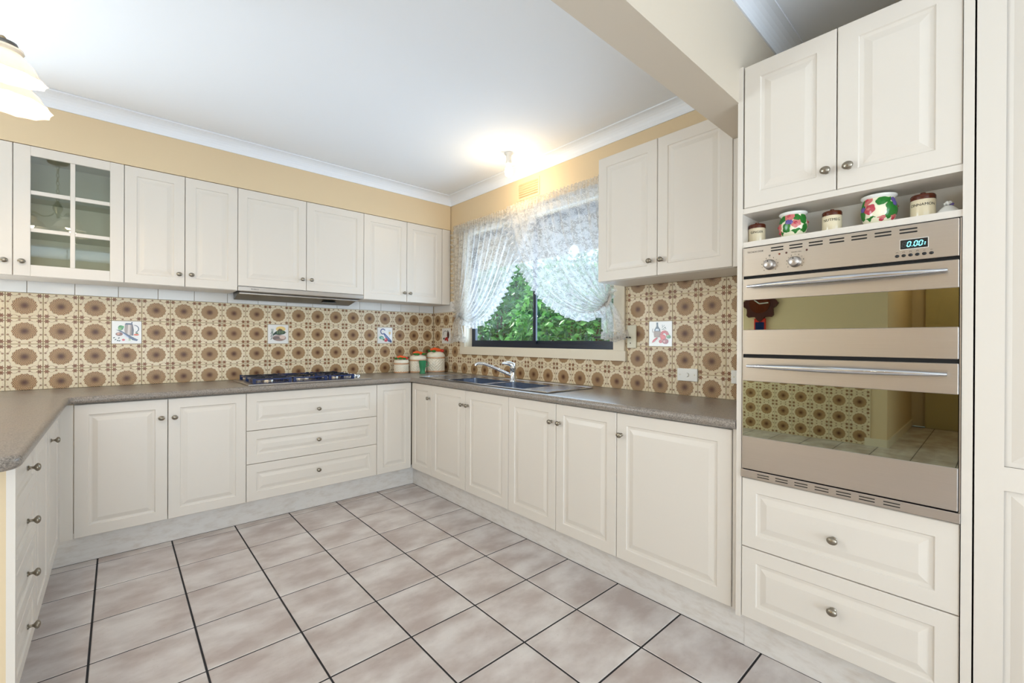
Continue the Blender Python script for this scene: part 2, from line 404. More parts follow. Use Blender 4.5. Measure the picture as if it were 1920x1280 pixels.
# added glazing out of frame, giving the fill lamps a source
def frame_window(name, x, y, w, h, z0, rotz, n):
    r = struct(obj(name, None, None, (x, y, z0), (0, 0, rotz)))
    b = MB(); b.box(0, w, 0, .05, 0, .05); b.box(0, w, 0, .05, h-.05, h)
    for i in range(n+1): cx = .025+(w-.05)*i/n; b.box(cx-.025, cx+.025, 0, .05, .05, h-.05)
    b.build('window_frame', M['white'], r)
    for i in range(n):
        box('window_pane', M['glass'], r, .05+(w-.05)*i/n, (w-.05)*(i+1)/n, .02, .026, .05, h-.05)
frame_window('added_window_2', -4.45, -7.56, 3.4, 2.15, 0, 0, 3)
frame_window('added_window_4', -5.2, 0.03, 1.7, 2.1, 0, 0, 2)  # added garden door, unseen, where the back-left fill comes in
frame_window('added_window_3', -5.44, -4.6, 2.4, 1.5, 0.6, -PI/2, 2)
d = struct(MB().box(0, .82, 0, .04, 0, 2.05).build('door_1', M['doorpaint'], None, False, (-7.36, -3.1, 0), (0, 0, -PI/2)))
for z0 in (.15, 1.05): MB().box(.12, .7, -.012, 0, z0, z0+.8).build('door_panel', M['doorpaint'], d)
bd = MB(); bd.box(-7.4, -5.36, -2.965, -2.95, 0, .09); bd.box(-5.36, -5.345, -2.95, -2.75, 0, .09)
struct(bd.build('baseboard_hallway', M['trim']))

# cornices
def cornice(name, p0, p1, out):
    p0, p1, out = Vector(p0), Vector(p1), Vector(out)
    prof = [(0, 0), (0.006, 0), (0.006, 0.010)]
    for k in range(0, 7):
        a = PI/2*k/6; prof.append((0.006+0.062*(1-math.cos(a)), 0.010+0.060*math.sin(a)))
    prof += [(0.074, 0.070), (0.074, 0.078), (0, 0.078)]
    b = MB(); n = len(prof)
    vs = [p0+out*a+Vector((0, 0, z)) for a, z in prof]+[p1+out*a+Vector((0, 0, z)) for a, z in prof]
    fs = [(i, (i+1) % n, (i+1) % n+n, i+n) for i in range(n)]+[list(range(n)), list(range(n, 2*n))]
    b.add(vs, fs); return struct(b.build(name, M['cornice']))
cornice('trim_1', (-3.45, -0.30, 2.481), (0.0, -0.30, 2.481), (0, -1, 0))
cornice('trim_2', (0.006, -0.30, 2.481), (0.006, -3.005, 2.481), (-1, 0, 0))
cornice('trim_3', (-5.36, -3.14, 2.481), (0, -3.14, 2.481), (0, -1, 0))

# ------------------------------------------------------------------ wall tiles
TP = 0.15; ZR = 1.474
wt_cache = {}
def wtile(parent, wall, a0, a1, z0, z1, ua, uz, mat='walltile', pitch=0.15, name='tile'):
    """a0<a1: distance along the wall (x for back, -y for right); ua/uz origin of the pattern."""
    g = 0.0011; w = round(a1-a0-2*g, 4); h = round(z1-z0-2*g, 4)
    if w < 0.004 or h < 0.004: return None
    key = (w, h, round(a0-ua, 4), round(z0-uz, 4), mat)
    if key not in wt_cache:
        e = 0.0016; t = 0.0075; b = MB()
        vs = [(0,t,0),(w,t,0),(w,t,h),(0,t,h),(0,e,0),(w,e,0),(w,e,h),(0,e,h),(e,0,e),(w-e,0,e),(w-e,0,h-e),(e,0,h-e)]
        fs = [(0,1,5,4),(1,2,6,5),(2,3,7,6),(3,0,4,7),(4,5,9,8),(5,6,10,9),(6,7,11,10),(7,4,8,11),(8,9,10,11)]
        q = lambda i: ((vs[i][0]+g+a0-ua)/pitch, (vs[i][2]+g+z0-uz)/pitch)
        b.add(vs, fs, None, [[q(i) for i in f] for f in fs]); wt_cache[key] = b.mesh(name, M[mat])
    if wall == 'b': return obj(name, wt_cache[key], parent, (a0+g, -0.0, z0+g))
    return obj(name, wt_cache[key], parent, (-0.0, -(a0+g), z0+g), (0, 0, -PI/2))
OB, OR = 0.1427, 0.1586
pics = {}
rows = [(ZR-TP, ZR), (ZR-2*TP, ZR-TP), (ZR-3*TP, ZR-2*TP), (0.9035, ZR-3*TP)]
for k in range(-1, 22):
    a1 = -OB-k*TP; a0 = a1-TP
    for r, (z0, z1) in enumerate(rows):
        if a1 > 0: a1 = -0.0005
        pic = r == 1 and k in (14, 8, 2)
        t = wtile(wb, 'b', a0, a1, z0, z1, a0, z1-TP, 'whitetile' if pic else 'walltile', name='picture_tile' if pic else 'tile')
        if pic: pics[('b', k)] = t
for k in range(-1, 17):
    a1 = -0.159-k*0.2; a0 = a1-0.2
    wtile(wb, 'b', a0, min(a1, -.0005), ZR, 1.575, a0, ZR, 'whitetile', 0.2)
for k in range(-1, 20):
    a0 = OR+k*TP; a1 = a0+TP; a0u = a0
    a0 = max(a0, 0.0085)
    for r in range(-1, 4):
        z0, z1 = ((ZR, 1.5445) if r == -1 else rows[r]); uz = (ZR if r == -1 else z1-TP)
        if r == -1:
            if a0 < 0.5: continue
            segs = [(a0, a1)]
        else: segs = [(a0, a1)]
        # the window and its trim (0.488..2.247 along the wall, above z 1.081)
        zz1 = z1; keep = []
        for s0, s1 in segs:
            if z0 >= 1.081 or r == -1:
                if s1 <= 0.488 or s0 >= 2.247: keep.append((s0, s1, z0, z1))
                elif s0 < 0.488: keep.append((s0, 0.488, z0, z1))
                elif s1 > 2.247: keep.append((2.247, s1, z0, z1))
            elif z1 > 1.081:
                if s1 <= 0.488 or s0 >= 2.258: keep.append((s0, s1, z0, z1))
                elif s0 < 0.488: keep.append((s0, 0.488, z0, z1)); keep.append((0.488, s1, z0, 1.081))
                elif s1 > 2.258: keep.append((s0, 2.258, z0, 1.081)); keep.append((2.258, s1, z0, z1))
                else: keep.append((s0, s1, z0, 1.081))
            else: keep.append((s0, s1, z0, z1))
        for s0, s1, q0, q1 in keep:
            s1 = min(s1, 3.01)
            pic = r == 1 and k in (15, 0)
            t = wtile(wr, 'r', s0, s1, q0, q1, a0u, uz, 'whitetile' if pic else 'walltile', name='picture_tile' if pic else 'tile')
            if pic: pics[('r', k)] = t
for a0, a1 in ((0.0085, 0.17), (0.17, 0.37), (0.37, 0.488)):
    wtile(wr, 'r', a0, a1, ZR, 1.575, a0, ZR, 'whitetile', 0.2)
# tiled lower part of the far dining wall (seen mirrored in the oven door)
for k in range(14):
    for r in range(5):
        key = ('d',)
        if key not in wt_cache:
            bb = MB(); vs = [(0,.008,0),(.196,.008,0),(.196,.008,.196),(0,.008,.196),(0,0,0),(.196,0,0),(.196,0,.196),(0,0,.196)]
            fs = [(0,1,5,4),(1,2,6,5),(2,3,7,6),(3,0,4,7),(4,5,6,7)]
            bb.add(vs, fs, None, [[(vs[i][0]/.196, vs[i][2]/.196) for i in f] for f in fs]); wt_cache[key] = bb.mesh('tile', M['walltile'])
        obj('tile', wt_cache[key], wl, (-5.351, -2.8+k*.2, r*.2+.002), (0, 0, PI/2))

# prints on the picture tiles: layered flat shapes in tile units 0..1
class Art:
    def __init__(s, size=0.1478): s.b = MB(); s.k = 0; s.s = size
    def poly(s, pts, col):
        s.k += 1; y = -0.0002-0.00004*s.k
        s.b.add([(x*s.s, y, z*s.s) for x, z in pts], [list(range(len(pts)))], rgb(*col))
    def ell(s, cx, cz, rx, rz, col, rot=0, n=16):
        s.poly([(cx+rx*math.cos(a)*math.cos(rot)-rz*math.sin(a)*math.sin(rot), cz+rx*math.cos(a)*math.sin(rot)+rz*math.sin(a)*math.cos(rot)) for a in [2*PI*i/n for i in range(n)]], col)
    def line(s, pts, w, col):
        for (x0, z0), (x1, z1) in zip(pts[:-1], pts[1:]):
            d = Vector((x1-x0, z1-z0)); L = d.length or 1; nx, nz = -d.y/L*w/2, d.x/L*w/2
            s.poly([(x0+nx, z0+nz), (x0-nx, z0-nz), (x1-nx, z1-nz), (x1+nx, z1+nz)], col)
    def arc(s, cx, cz, rx, rz, a0, a1, w, col, n=10):
        s.line([(cx+rx*math.cos(a0+(a1-a0)*i/n), cz+rz*math.sin(a0+(a1-a0)*i/n)) for i in range(n+1)], w, col)
    def put(s, parent): return s.b.build('print', M['print'], parent) if parent else None
a = Art()   # tankard, fish and vegetables
a.ell(.30,.70,.09,.11,(40,120,50)); a.ell(.27,.66,.06,.06,(120,170,80)); a.ell(.36,.74,.05,.05,(60,150,60))
a.poly([(.44,.36),(.72,.36),(.74,.6),(.70,.86),(.44,.86),(.42,.6)],(150,134,124)); a.poly([(.52,.38),(.6,.38),(.62,.84),(.54,.84)],(205,190,180)); a.poly([(.66,.36),(.72,.36),(.73,.6),(.69,.86),(.66,.86)],(86,78,82))
a.poly([(.43,.84),(.71,.84),(.67,.91),(.47,.91)],(70,76,96)); a.ell(.67,.93,.025,.03,(50,55,75)); a.arc(.74,.66,.16,.16,-1.2,1.5,.03,(56,62,82))
a.ell(.25,.42,.12,.08,(120,60,40)); a.ell(.22,.43,.05,.04,(205,150,120)); a.ell(.82,.4,.09,.045,(215,96,40)); a.ell(.84,.47,.05,.03,(60,110,50))
a.poly([(.14,.62),(.3,.58),(.66,.32),(.88,.18),(.84,.12),(.62,.18),(.34,.48)],(60,72,100)); a.poly([(.3,.53),(.36,.48),(.6,.26),(.5,.28)],(190,196,220))
a.ell(.4,.2,.08,.07,(225,225,215)); a.ell(.39,.17,.055,.045,(196,48,56)); a.ell(.6,.17,.07,.045,(216,222,196)); a.ell(.6,.17,.035,.02,(130,140,100))
for x,z in ((.08,.26),(.13,.18),(.2,.14),(.26,.13),(.24,.25)): a.ell(x,z,.035,.022,(54,66,58),.6)
a.put(pics.get(('b',14)))
a = Art()   # perch over stones
a.ell(.62,.78,.24,.14,(232,200,130)); a.ell(.55,.3,.34,.17,(170,148,140)); a.ell(.42,.28,.18,.1,(120,104,100)); a.ell(.7,.34,.14,.1,(216,190,176)); a.ell(.55,.2,.2,.06,(150,126,116))
a.poly([(.28,.44),(.22,.36),(.26,.52),(.36,.62),(.55,.74),(.75,.7),(.9,.6),(.78,.5),(.55,.46),(.38,.48)],(36,62,52))
for x in (.44,.53,.62,.71): a.poly([(x,.68),(x+.03,.69),(x+.02,.52),(x,.52)],(150,168,120))
a.poly([(.46,.7),(.56,.8),(.7,.75),(.7,.7)],(96,80,64)); a.ell(.84,.6,.014,.014,(230,220,150))
for i in range(9): a.line([(.12+.02*(i%3),.2+.05*i),(.2+.03*(i%2),.26+.05*i)],.02,(70,90,96))
for i in range(6): a.line([(.24,.45),(.14+.025*i,.78)],.008,(120,140,120))
a.put(pics.get(('b',8)))
a = Art()   # blue lobster with glass
a.arc(.36,.74,.15,.16,.4,5.2,.06,(40,56,120)); a.poly([(.4,.66),(.5,.62),(.92,.2),(.78,.08),(.66,.16),(.42,.54)],(46,64,128)); a.line([(.5,.5),(.8,.22)],.03,(120,150,200))
a.ell(.86,.14,.1,.07,(36,48,100),-.7); a.ell(.26,.36,.15,.1,(70,140,120)); a.ell(.3,.34,.07,.05,(150,200,180)); a.ell(.56,.22,.12,.12,(190,40,52)); a.ell(.53,.26,.04,.04,(235,160,150)); a.ell(.4,.24,.06,.06,(60,120,60))
a.poly([(.72,.86),(.9,.86),(.87,.55),(.83,.5),(.83,.4),(.79,.4),(.79,.5),(.75,.55)],(205,205,196)); a.poly([(.74,.72),(.885,.72),(.865,.56),(.765,.56)],(216,176,96))
a.put(pics.get(('b',2)))
a = Art()   # bottle, lobster, tomatoes
a.poly([(.33,.95),(.4,.95),(.41,.8),(.5,.66),(.5,.6),(.24,.6),(.24,.66),(.33,.8)],(32,50,66)); a.poly([(.31,.7),(.43,.7),(.45,.62),(.29,.62)],(200,214,230)); a.poly([(.2,.6),(.52,.6),(.5,.36),(.24,.36)],(158,128,104))
for i in range(6): a.line([(.23+.05*i,.6),(.25+.045*i,.36)],.012,(96,70,54))
a.arc(.36,.62,.2,.16,2.6,3.6,.02,(110,90,76))
for i in range(14): a.ell(.58+.2*random.random(),.66+.2*random.random(),.02,.012,(40,70,60),random.random()*3)
a.arc(.68,.42,.14,.16,-.4,3.3,.11,(200,36,24)); a.ell(.62,.36,.12,.11,(216,48,30)); a.poly([(.14,.14),(.18,.24),(.34,.36),(.4,.34),(.26,.2)],(206,40,34)); a.ell(.52,.2,.08,.07,(200,44,40)); a.ell(.72,.2,.13,.1,(150,34,30)); a.ell(.68,.2,.05,.05,(220,150,140)); a.ell(.86,.38,.09,.07,(60,130,60)); a.ell(.82,.42,.05,.03,(150,200,130))
a.put(pics.get(('r',15)))
a = Art()   # peppers, beside the curtain
a.arc(.4,.6,.25,.22,.6,3.4,.03,(70,66,60)); a.ell(.72,.55,.13,.24,(66,24,28)); a.ell(.5,.3,.2,.1,(170,36,34),.4); a.ell(.66,.22,.09,.09,(190,44,40)); a.ell(.24,.32,.1,.06,(70,80,60),.5); a.ell(.7,.8,.05,.06,(50,70,50))
a.put(pics.get(('r',0)))

# ------------------------------------------------------------------ doors, knobs, cabinets
def knob_me():
    b = MB(); prof = [(0.0, 0.0), (0.0095, 0.0), (0.0095, 0.002), (0.006, 0.004), (0.0045, 0.009), (0.0055, 0.013), (0.010, 0.016), (0.0145, 0.0195), (0.0155, 0.0225), (0.0135, 0.0265), (0.008, 0.0295), (0.0, 0.0305)]
    T = Matrix.Diagonal((1, 1, 0.86, 1)) @ Matrix.Rotation(PI/2, 4, 'X')
    b.lathe(prof, 18, T); return b.mesh('knob', M['knob'], 50)
KNOB = knob_me()
DT = 0.018
def front_mesh(w, h, inset=0.055, t=DT):
    k = inset
    loops = [(0, t), (0, 0.0025), (0.0025, 0), (k, 0), (k+0.0035, 0.0045), (k+0.013, 0.0055), (k+0.016, 0.0052), (k+0.034, 0.0012), (k+0.036, 0.0008)]
    b = MB(); vs = []; fs = []
    for i, y in loops: vs += [(i, y, i), (w-i, y, i), (w-i, y, h-i), (i, y, h-i)]
    for l in range(len(loops)-1):
        for e in range(4): fs.append((l*4+e, l*4+(e+1) % 4, l*4+4+(e+1) % 4, l*4+4+e))
    n = len(loops)-1; fs.append((n*4, n*4+1, n*4+2, n*4+3)); fs.append((3, 2, 1, 0))
    b.add(vs, fs); return b.mesh('door', M['cab'])
fm_cache = {}
def front(root, name, x0, x1, z0, z1, knob=None, inset=0.055, g=0.0015):
    w, h = round(x1-x0-2*g, 4), round(z1-z0-2*g, 4)
    if (w, h, inset) not in fm_cache: fm_cache[(w, h, inset)] = front_mesh(w, h, inset)
    d = obj(name, fm_cache[(w, h, inset)], root, (x0+g, 0, z0+g))
    if knob: obj('knob', KNOB, d, (knob[0]-x0-g, 0, knob[1]-z0-g))
    return d
def carcass(root, w, d, z0, z1, top=True, name='carcass', shelf=None, x0=0.0, bottom=True):
    b = MB(); t = 0.016; y0 = DT+0.002
    b.box(x0, x0+t, y0, d, z0, z1); b.box(w-t, w, y0, d, z0, z1); b.box(x0+t, w-t, d-.008, d, z0, z1)
    if bottom: b.box(x0+t, w-t, y0, d-.008, z0, z0+t)
    if top: b.box(x0+t, w-t, y0, d-.008, z1-t, z1)
    else: b.box(x0+t, w-t, y0, y0+.06, z1-t, z1)
    if shelf: b.box(x0+t, w-t, y0+.02, d-.008, shelf, shelf+t)
    return b.build(name, M['carcass'], root)
YD, XD, XP = -0.585, -0.565, -2.583
ZB, ZT = 0.158, 0.860
UB, UT = 1.543, 2.251
def unit(name, label, cat, wall, a0, a1, group=None, depth=0.5):
    """wall: 'b' back base, 'r' right base, 'p' peninsula, 'ub','ur' wall cabinets; a0..a1 along local x."""
    if wall == 'b': return thing(name, label, cat, (a0, YD, 0), 0, group)
    if wall == 'r': return thing(name, label, cat, (XD, -a0, 0), -PI/2, group)
    if wall == 'p': return thing(name, label, cat, (XP, a0, 0), PI/2, group)
    if wall == 'ub': return thing(name, label, cat, (a0, -0.30, 0), 0, group)
    if wall == 'ur': return thing(name, label, cat, (-0.30, -a0, 0), -PI/2, group)
GB = 'base cabinets along the kitchen walls'; GU = 'wall cabinets under the ceiling'
# back wall base run
r = unit('base_cabinet', 'white two-door base cabinet under the bench, left of the wide drawers', 'cabinet', 'b', -2.533, -1.747, GB)
carcass(r, .786, .56, ZB, ZT, False)
front(r, 'door', 0, .389, ZB, ZT, (.389-.03, .752)); front(r, 'door', .389, .786, ZB, ZT, (.389+.031, .75))
r = unit('drawer_cabinet', 'wide white three-drawer base cabinet beneath the gas cooktop', 'cabinet', 'b', -1.747, -.865, GB)
carcass(r, .882, .56, ZB, ZT, False)
for z0, z1, kz in ((.615, .860, .72), (.399, .615, .504), (.158, .399, .288)): front(r, 'drawer', 0, .882, z0, z1, (.445, kz), .056)
r = unit('corner_cabinet', 'narrow white base cabinet in the corner, right of the drawers, no knob', 'cabinet', 'b', -.865, -.567, GB)
carcass(r, .29, .56, ZB, ZT, False)
front(r, 'door', 0, .298, ZB, ZT, None, .05)
# right wall base run (distances from the corner)
def rbase(label, a0, a1, doors):
    r = unit('base_cabinet', label, 'cabinet', 'r', a0, a1, GB); carcass(r, a1-a0, .54, ZB, ZT, False)
    for d0, d1, k in doors: front(r, 'door', d0-a0, d1-a0, ZB, ZT, (k-a0, .757) if k else None, .05 if d1-d0 < .35 else .055)
rbase('narrowest white base cabinet in the corner, with single knob, under the sink end', .588, .889, [(.588, .889, .862)])
rbase('white two-door base cabinet directly under the sink bowls', .889, 1.782, [(.889, 1.332, 1.302), (1.332, 1.782, 1.364)])
rbase('white two-door base cabinet under the sink drainer', 1.782, 2.574, [(1.782, 2.178, 2.147), (2.178, 2.574, 2.209)])
rbase('white base cabinet with one broad door beside the oven tower', 2.574, 3.112, [(2.574, 3.112, 2.602)])
# peninsula units (local x runs away from the camera)
r = unit('drawer_cabinet', 'white four-drawer cabinet at the near end of the peninsula', 'cabinet', 'p', -1.985, -1.49, GB)
carcass(r, .495, .55, ZB, ZT, False)
for k in range(4):
    z0 = ZB+k*(ZT-ZB)/4; front(r, 'drawer', 0, .495, z0, z0+(ZT-ZB)/4, (.32, z0+.092), .042)
r = unit('base_cabinet', 'white peninsula cupboard between its drawers and the corner door', 'cabinet', 'p', -1.49, -1.09, GB)
carcass(r, .40, .55, ZB, ZT, False); front(r, 'door', 0, .40, ZB, ZT)
r = unit('base_cabinet', 'white peninsula cupboard with knob, nearest the tiled back wall', 'cabinet', 'p', -1.09, -.64, GB)
carcass(r, .45, .55, ZB, ZT, False); front(r, 'door', 0, .45, ZB, ZT, (.1, .752))
tag(MB().box(-2.585, -2.5345, -.583, -.565, ZB, ZT).build('filler_panel', M['cab']), 'narrow white filler panel in the inner corner by the peninsula', 'panel')
tag(MB().box(-2.601, -2.583, -.638, -.5845, ZB, ZT).build('filler_panel', M['cab']), 'white corner strip where the peninsula doors meet the back cupboards', 'panel')
pe = thing('peninsula_end', 'cream painted end panel and back of the peninsula', 'panel', (-2.6, -2.0, 0))
MB().box(-.6, .012, -.012, 0.012, 0, .864).build('end_panel', M['wall'], pe)
MB().box(.012, .017+.012, -.012, .012, .0, .864).build('edge_strip', M['cab'], pe)
MB().box(-.6, -.585, .0121, 1.4, 0, .864).build('back_panel', M['wall'], pe)

# kickboards
k1 = MB(); k1.box(-2.65, -.505, -.503, -.487, 0, ZB-.001); struct(k1.build('baseboard_back', M['kick']))
k2 = MB(); k2.box(-.505, -.489, -3.14, -.487, 0, ZB-.001); struct(k2.build('baseboard_right', M['kick']))
k2 = MB(); k2.box(-.507, -.491, -4.45, -3.1401, 0, .1575); struct(k2.build('baseboard_tower', M['kick']))
k3 = MB(); k3.box(-2.66, -2.645, -1.985, -.5035, 0, ZB-.001); struct(k3.build('baseboard_peninsula', M['kick']))

# wall cabinets, back
def upper(label, a0, a1, doors, z0=UB, parts=None):
    r = unit('wall_cabinet', label, 'cabinet', 'ub', a0, a1, GU)
    carcass(r, a1-a0, .294, z0, UT)
    for d0, d1, k, kz in doors: front(r, 'door', d0-a0, d1-a0, z0, UT, (k-a0, kz) if k else None)
    return r
upper('cream wall cabinet cut by the left edge, left of the glazed one', -3.224, -2.779, [(-3.224, -2.779, -2.808, 1.619)])
upper('cream two-door wall cabinet between the glazed cabinet and the rangehood', -2.334, -1.747, [(-2.334, -2.04, -2.071, 1.62), (-2.04, -1.747, -2.007, 1.622)])
upper('shorter cream two-door wall cabinet above the rangehood', -1.747, -.852, [(-1.747, -1.299, -1.330, 1.658), (-1.299, -.852, -1.266, 1.659)], 1.576)
r = upper('cream two-door wall cabinet in the corner by the curtain', -.852, -.002, [(-.852, -.458, -.487, 1.62), (-.458, -.092, -.430, 1.62)])
MB().box(.761, .849, 0, .018, UB+.001, UT-.001).build('filler', M['cab'], r)
# glazed cabinet
g = unit('glazed_cabinet', 'cream wall cabinet with six-pane glass door', 'cabinet', 'ub', -2.779, -2.334, GU)
carcass(g, .445, .294, UB, UT)
GW = .442; x0_, x1_ = .064, .382; zz = [1.606, 1.786, 1.807, 1.989, 2.011, 2.197]; xm = (.216, .236)
b = MB()
def rect_frame(x0, x1, z0, z1): b.box(x0, x1, 0.0, DT, z0, z1)
rect_frame(.0015, x0_, UB+.0015, UT-.0015); rect_frame(x1_, .4435, UB+.0015, UT-.0015)
rect_frame(x0_, x1_, UB+.0015, zz[0]); rect_frame(x0_, x1_, zz[5], UT-.0015)
b.box(xm[0], xm[1], .003, DT-.002, zz[0], zz[5])
for q in (1, 3):
    b.box(x0_, xm[0], .003, DT-.002, zz[q], zz[q+1]); b.box(xm[1], x1_, .003, DT-.002, zz[q], zz[q+1])
gd = b.build('door', M['cab'], g); bev(gd, .0015, 1)
obj('knob', KNOB, gd, (.0335, 0, 1.62))
for i in range(2):
    for j in range(3):
        px0, px1 = ((x0_, xm[0]), (xm[1], x1_))[i]
        MB().box(px0, px1, .009, .0125, zz[2*j], zz[2*j+1]).build('glass_pane', M['cabglass'], gd)
MB().box(.017, .428, .04, .285, 1.79, 1.796).build('glass_shelf', M['cabglass'], g)
MB().box(.017, .428, .04, .285, 2.0, 2.006).build('glass_shelf', M['cabglass'], g)

# rangehood
rh = thing('rangehood', 'slim stainless slide-out rangehood under the wall cabinets', 'rangehood', (-1.747, -.30, 0))
bev(MB().box(.002, .893, .0, .03, 1.5435, 1.574).build('front_strip', M['steel'], rh), .002)
MB().add([(.02,.031,1.5435),(.873,.031,1.5435),(.873,.26,1.5),(.02,.26,1.5),(.02,.031,1.574),(.873,.031,1.574),(.873,.28,1.574),(.02,.28,1.574)], [(0,1,2,3),(4,5,6,7),(0,1,5,4),(1,2,6,5),(2,3,7,6),(3,0,4,7)]).build('canopy', M['greymetal'], rh)
MB().box(.02, .873, .06, .10, 1.529, 1.5365).build('grease_filter', M['steel'], rh)
MB().box(.62, .72, .14, .2, 1.510, 1.516).build('switch_panel', M['black'], rh)
t = obj('lettering', text_me('BLANCO', .012, M['ink']), rh, (.105, -.0006, 1.559))

# wall cabinet, right
r = unit('wall_cabinet', 'cream two-door wall cabinet between the window and the oven tower', 'cabinet', 'ur', 2.257, 3.004, GU)
carcass(r, .747, .29, UB, UT)
front(r, 'door', .002, .375, UB, UT, (.338, 1.622)); front(r, 'door', .375, .749, UB, UT, (.402, 1.621))
tag(MB().box(-.298, -.28, -3.136, -3.007, UB, 2.118).build('filler_panel', M['cab']), 'cream filler between wall cabinet and oven tower', 'panel')
tag(MB().box(-.56, -.542, -3.135, -3.1135, ZB, .862).build('filler_panel', M['cab']), 'thin cream upright between broad base door and oven tower', 'panel')

# ------------------------------------------------------------------ oven tower, oven, pantry
XT = -0.585
tw = thing('oven_tower', 'tall cream oven tower with two top doors, niche and two drawers', 'cabinet', (XT, -3.137, 0), -PI/2)
MB().box(0, .018, -.004, .58, .155, UT+.002).build('side_panel', M['cab'], tw)
MB().box(.606, .628, -.004, .58, .0, UT+.3).build('side_panel', M['cab'], tw)
MB().box(.018, .606, .572, .58, .155, UT).build('back_panel', M['carcass'], tw)
for z0, z1, y0 in ((UT-.016, UT, .02), (1.691, 1.711, 0.0), (1.563, 1.583, 0.0), (.672, .688, .02), (.158, .174, .02)):
    MB().box(.018, .606, y0, .571, z0, z1).build('shelf', M['cab'], tw)
MB().box(.018, .606, .16, .175, 1.583, 1.691).build('niche_back', M['carcass'], tw)
front(tw, 'door', .020, .3115, 1.711, UT, (.284, 1.779)); front(tw, 'door', .3115, .606, 1.711, UT, (.345, 1.778))
front(tw, 'drawer', .018, .605, .427, .690, (.309, .548), .05); front(tw, 'drawer', .018, .605, .158, .427, (.309, .312), .05)

ov = thing('double_oven', 'stainless steel double wall oven with dark glass doors', 'oven', (XT, -3.137, 0), -PI/2)
OX0, OX1 = .026, .600
MB().box(.019, .605, .004, .55, .692, 1.561).build('housing', M['gap'], ov)
for xa in (.0195, .6015): MB().box(xa, xa+.003, -.002, .004, .694, 1.560).build('side_trim', M['steel'], ov)
cp = bev(MB().box(OX0, OX1, -.012, .003, 1.451, 1.558).build('control_panel', M['steel'], ov), .0015)
def slot(parent, x0, x1, z, y, h=.0045):
    n = 5; pts = [(x1-h/2+h/2*math.cos(a), z+h/2*math.sin(a)) for a in [-PI/2+PI*i/n for i in range(n+1)]]+[(x0+h/2+h/2*math.cos(a), z+h/2*math.sin(a)) for a in [PI/2+PI*i/n for i in range(n+1)]]
    MB().prism(pts, y-.0006, y).build('vent_slot', M['gap'], parent)
for i in range(7):
    xs = .119+i*.0588
    slot(cp, xs, xs+.041, 1.5455, -.012); slot(cp, xs, xs+.041, 1.5355, -.012)
for x in (.116, .196):
    dl = MB().lathe([(0, .024), (.014, .0235), (.0165, .021), (.0175, .004), (.0195, .0), (0, 0)], 24, Matrix.Rotation(PI/2, 4, 'X')).build('dial', M['steel'], cp, 50, (x, -.012, 1.486))
    MB().ell((0, -.0238, .010), (.0022, .0008, .0022), 8, 6).build('pointer', M['ink'], dl)
    for k in range(11):
        a = PI*(1.25-1.5*k/10) if x < .15 else PI*(1.2-1.4*k/10)
        MB().box(-.0009, .0009, -.0004, 0, -.0009 if k % 2 else -.0018, .0009 if k % 2 else .0018).build('dial_mark', M['ink'], cp, False, (x+.0265*math.cos(a), -.012, 1.486+.0265*math.sin(a)))
for x, z, m in ((.147, 1.5205, 'orange_led'), (.169, 1.5215, 'wood_dark'), (.231, 1.5225, 'wood_dark')):
    MB().ell((0, 0, 0), (.0035, .0015, .0035), 10, 6).build('indicator', M[m], cp, True, (x, -.012, z))
obj('lettering', text_me('TECNOCOOK', .0088, M['ink']), cp, (.067, -.0122, 1.5395))
obj('lettering', text_me('VARIABLE GRILL', .0045, M['ink']), cp, (.200, -.0122, 1.5205))
MB().box(.112, .118, -.0126, -.012, 1.516, 1.522).build('dial_symbol', M['greymetal'], cp)
dz0 = MB().box(.473, .537, -.0132, -.012, 1.4845, 1.515).build('display_bezel', M['white'], cp)
MB().box(.4745, .5355, -.0138, -.0132, 1.486, 1.5135).build('display', M['black'], dz0)
def seven(ch, x, z, w, h, mat, parent, slant=.18):
    segs = {'a': ((0,1),(1,1)), 'b': ((1,1),(1,.5)), 'c': ((1,.5),(1,0)), 'd': ((0,0),(1,0)), 'e': ((0,.5),(0,0)), 'f': ((0,1),(0,.5)), 'g': ((0,.5),(1,.5))}
    on = {'0': 'abcdef', '8': 'abcdefg', '1': 'bc'}[ch]; b = MB(); t = .0013
    for s_ in on:
        (xa, za), (xb, zb) = segs[s_]; p = [(x+(xa*w)+slant*za*h, z+za*h), (x+(xb*w)+slant*zb*h, z+zb*h)]
        d = Vector((p[1][0]-p[0][0], p[1][1]-p[0][1])).normalized(); nx, nz = -d.y*t, d.x*t
        e = .0009; p0 = (p[0][0]+d.x*e, p[0][1]+d.y*e); p1 = (p[1][0]-d.x*e, p[1][1]-d.y*e)
        b.prism([(p0[0]+nx, p0[1]+nz), (p0[0]-nx, p0[1]-nz), (p1[0]-nx, p1[1]-nz), (p1[0]+nx, p1[1]+nz)], -.0145, -.0139)
    return b.build('digit', mat, parent)
seven('8', .478, 1.4925, .007, .014, M['digit_off'], dz0)
for x in (.4895, .5045, .5155): seven('0', x, 1.4925, .0068, .0145, M['digit'], dz0)
MB().box(.5003, .502, -.0145, -.0139, 1.492, 1.494).build('digit', M['digit'], dz0)
seven('1', .522, 1.4925, .0065, .010, M['digit'], dz0)
for i in range(6):
    x = .467+i*.0152
    MB().ell((0, 0, 0), (.0053, .004, .0045), 14, 8).build('button', M['black'], cp, True, (x, -.0125, 1.467))
    sb = MB(); sb.tube([(x-.002, -.0125, 1.4755), (x-.002, -.0125, 1.4785), (x+.002, -.0125, 1.4785), (x+.002, -.0125, 1.4755)] if i < 4 else [(x-.0025, -.0125, 1.477), (x+.0025, -.0125, 1.477)], .0004, 4); sb.build('button_symbol', M['ink'], cp)
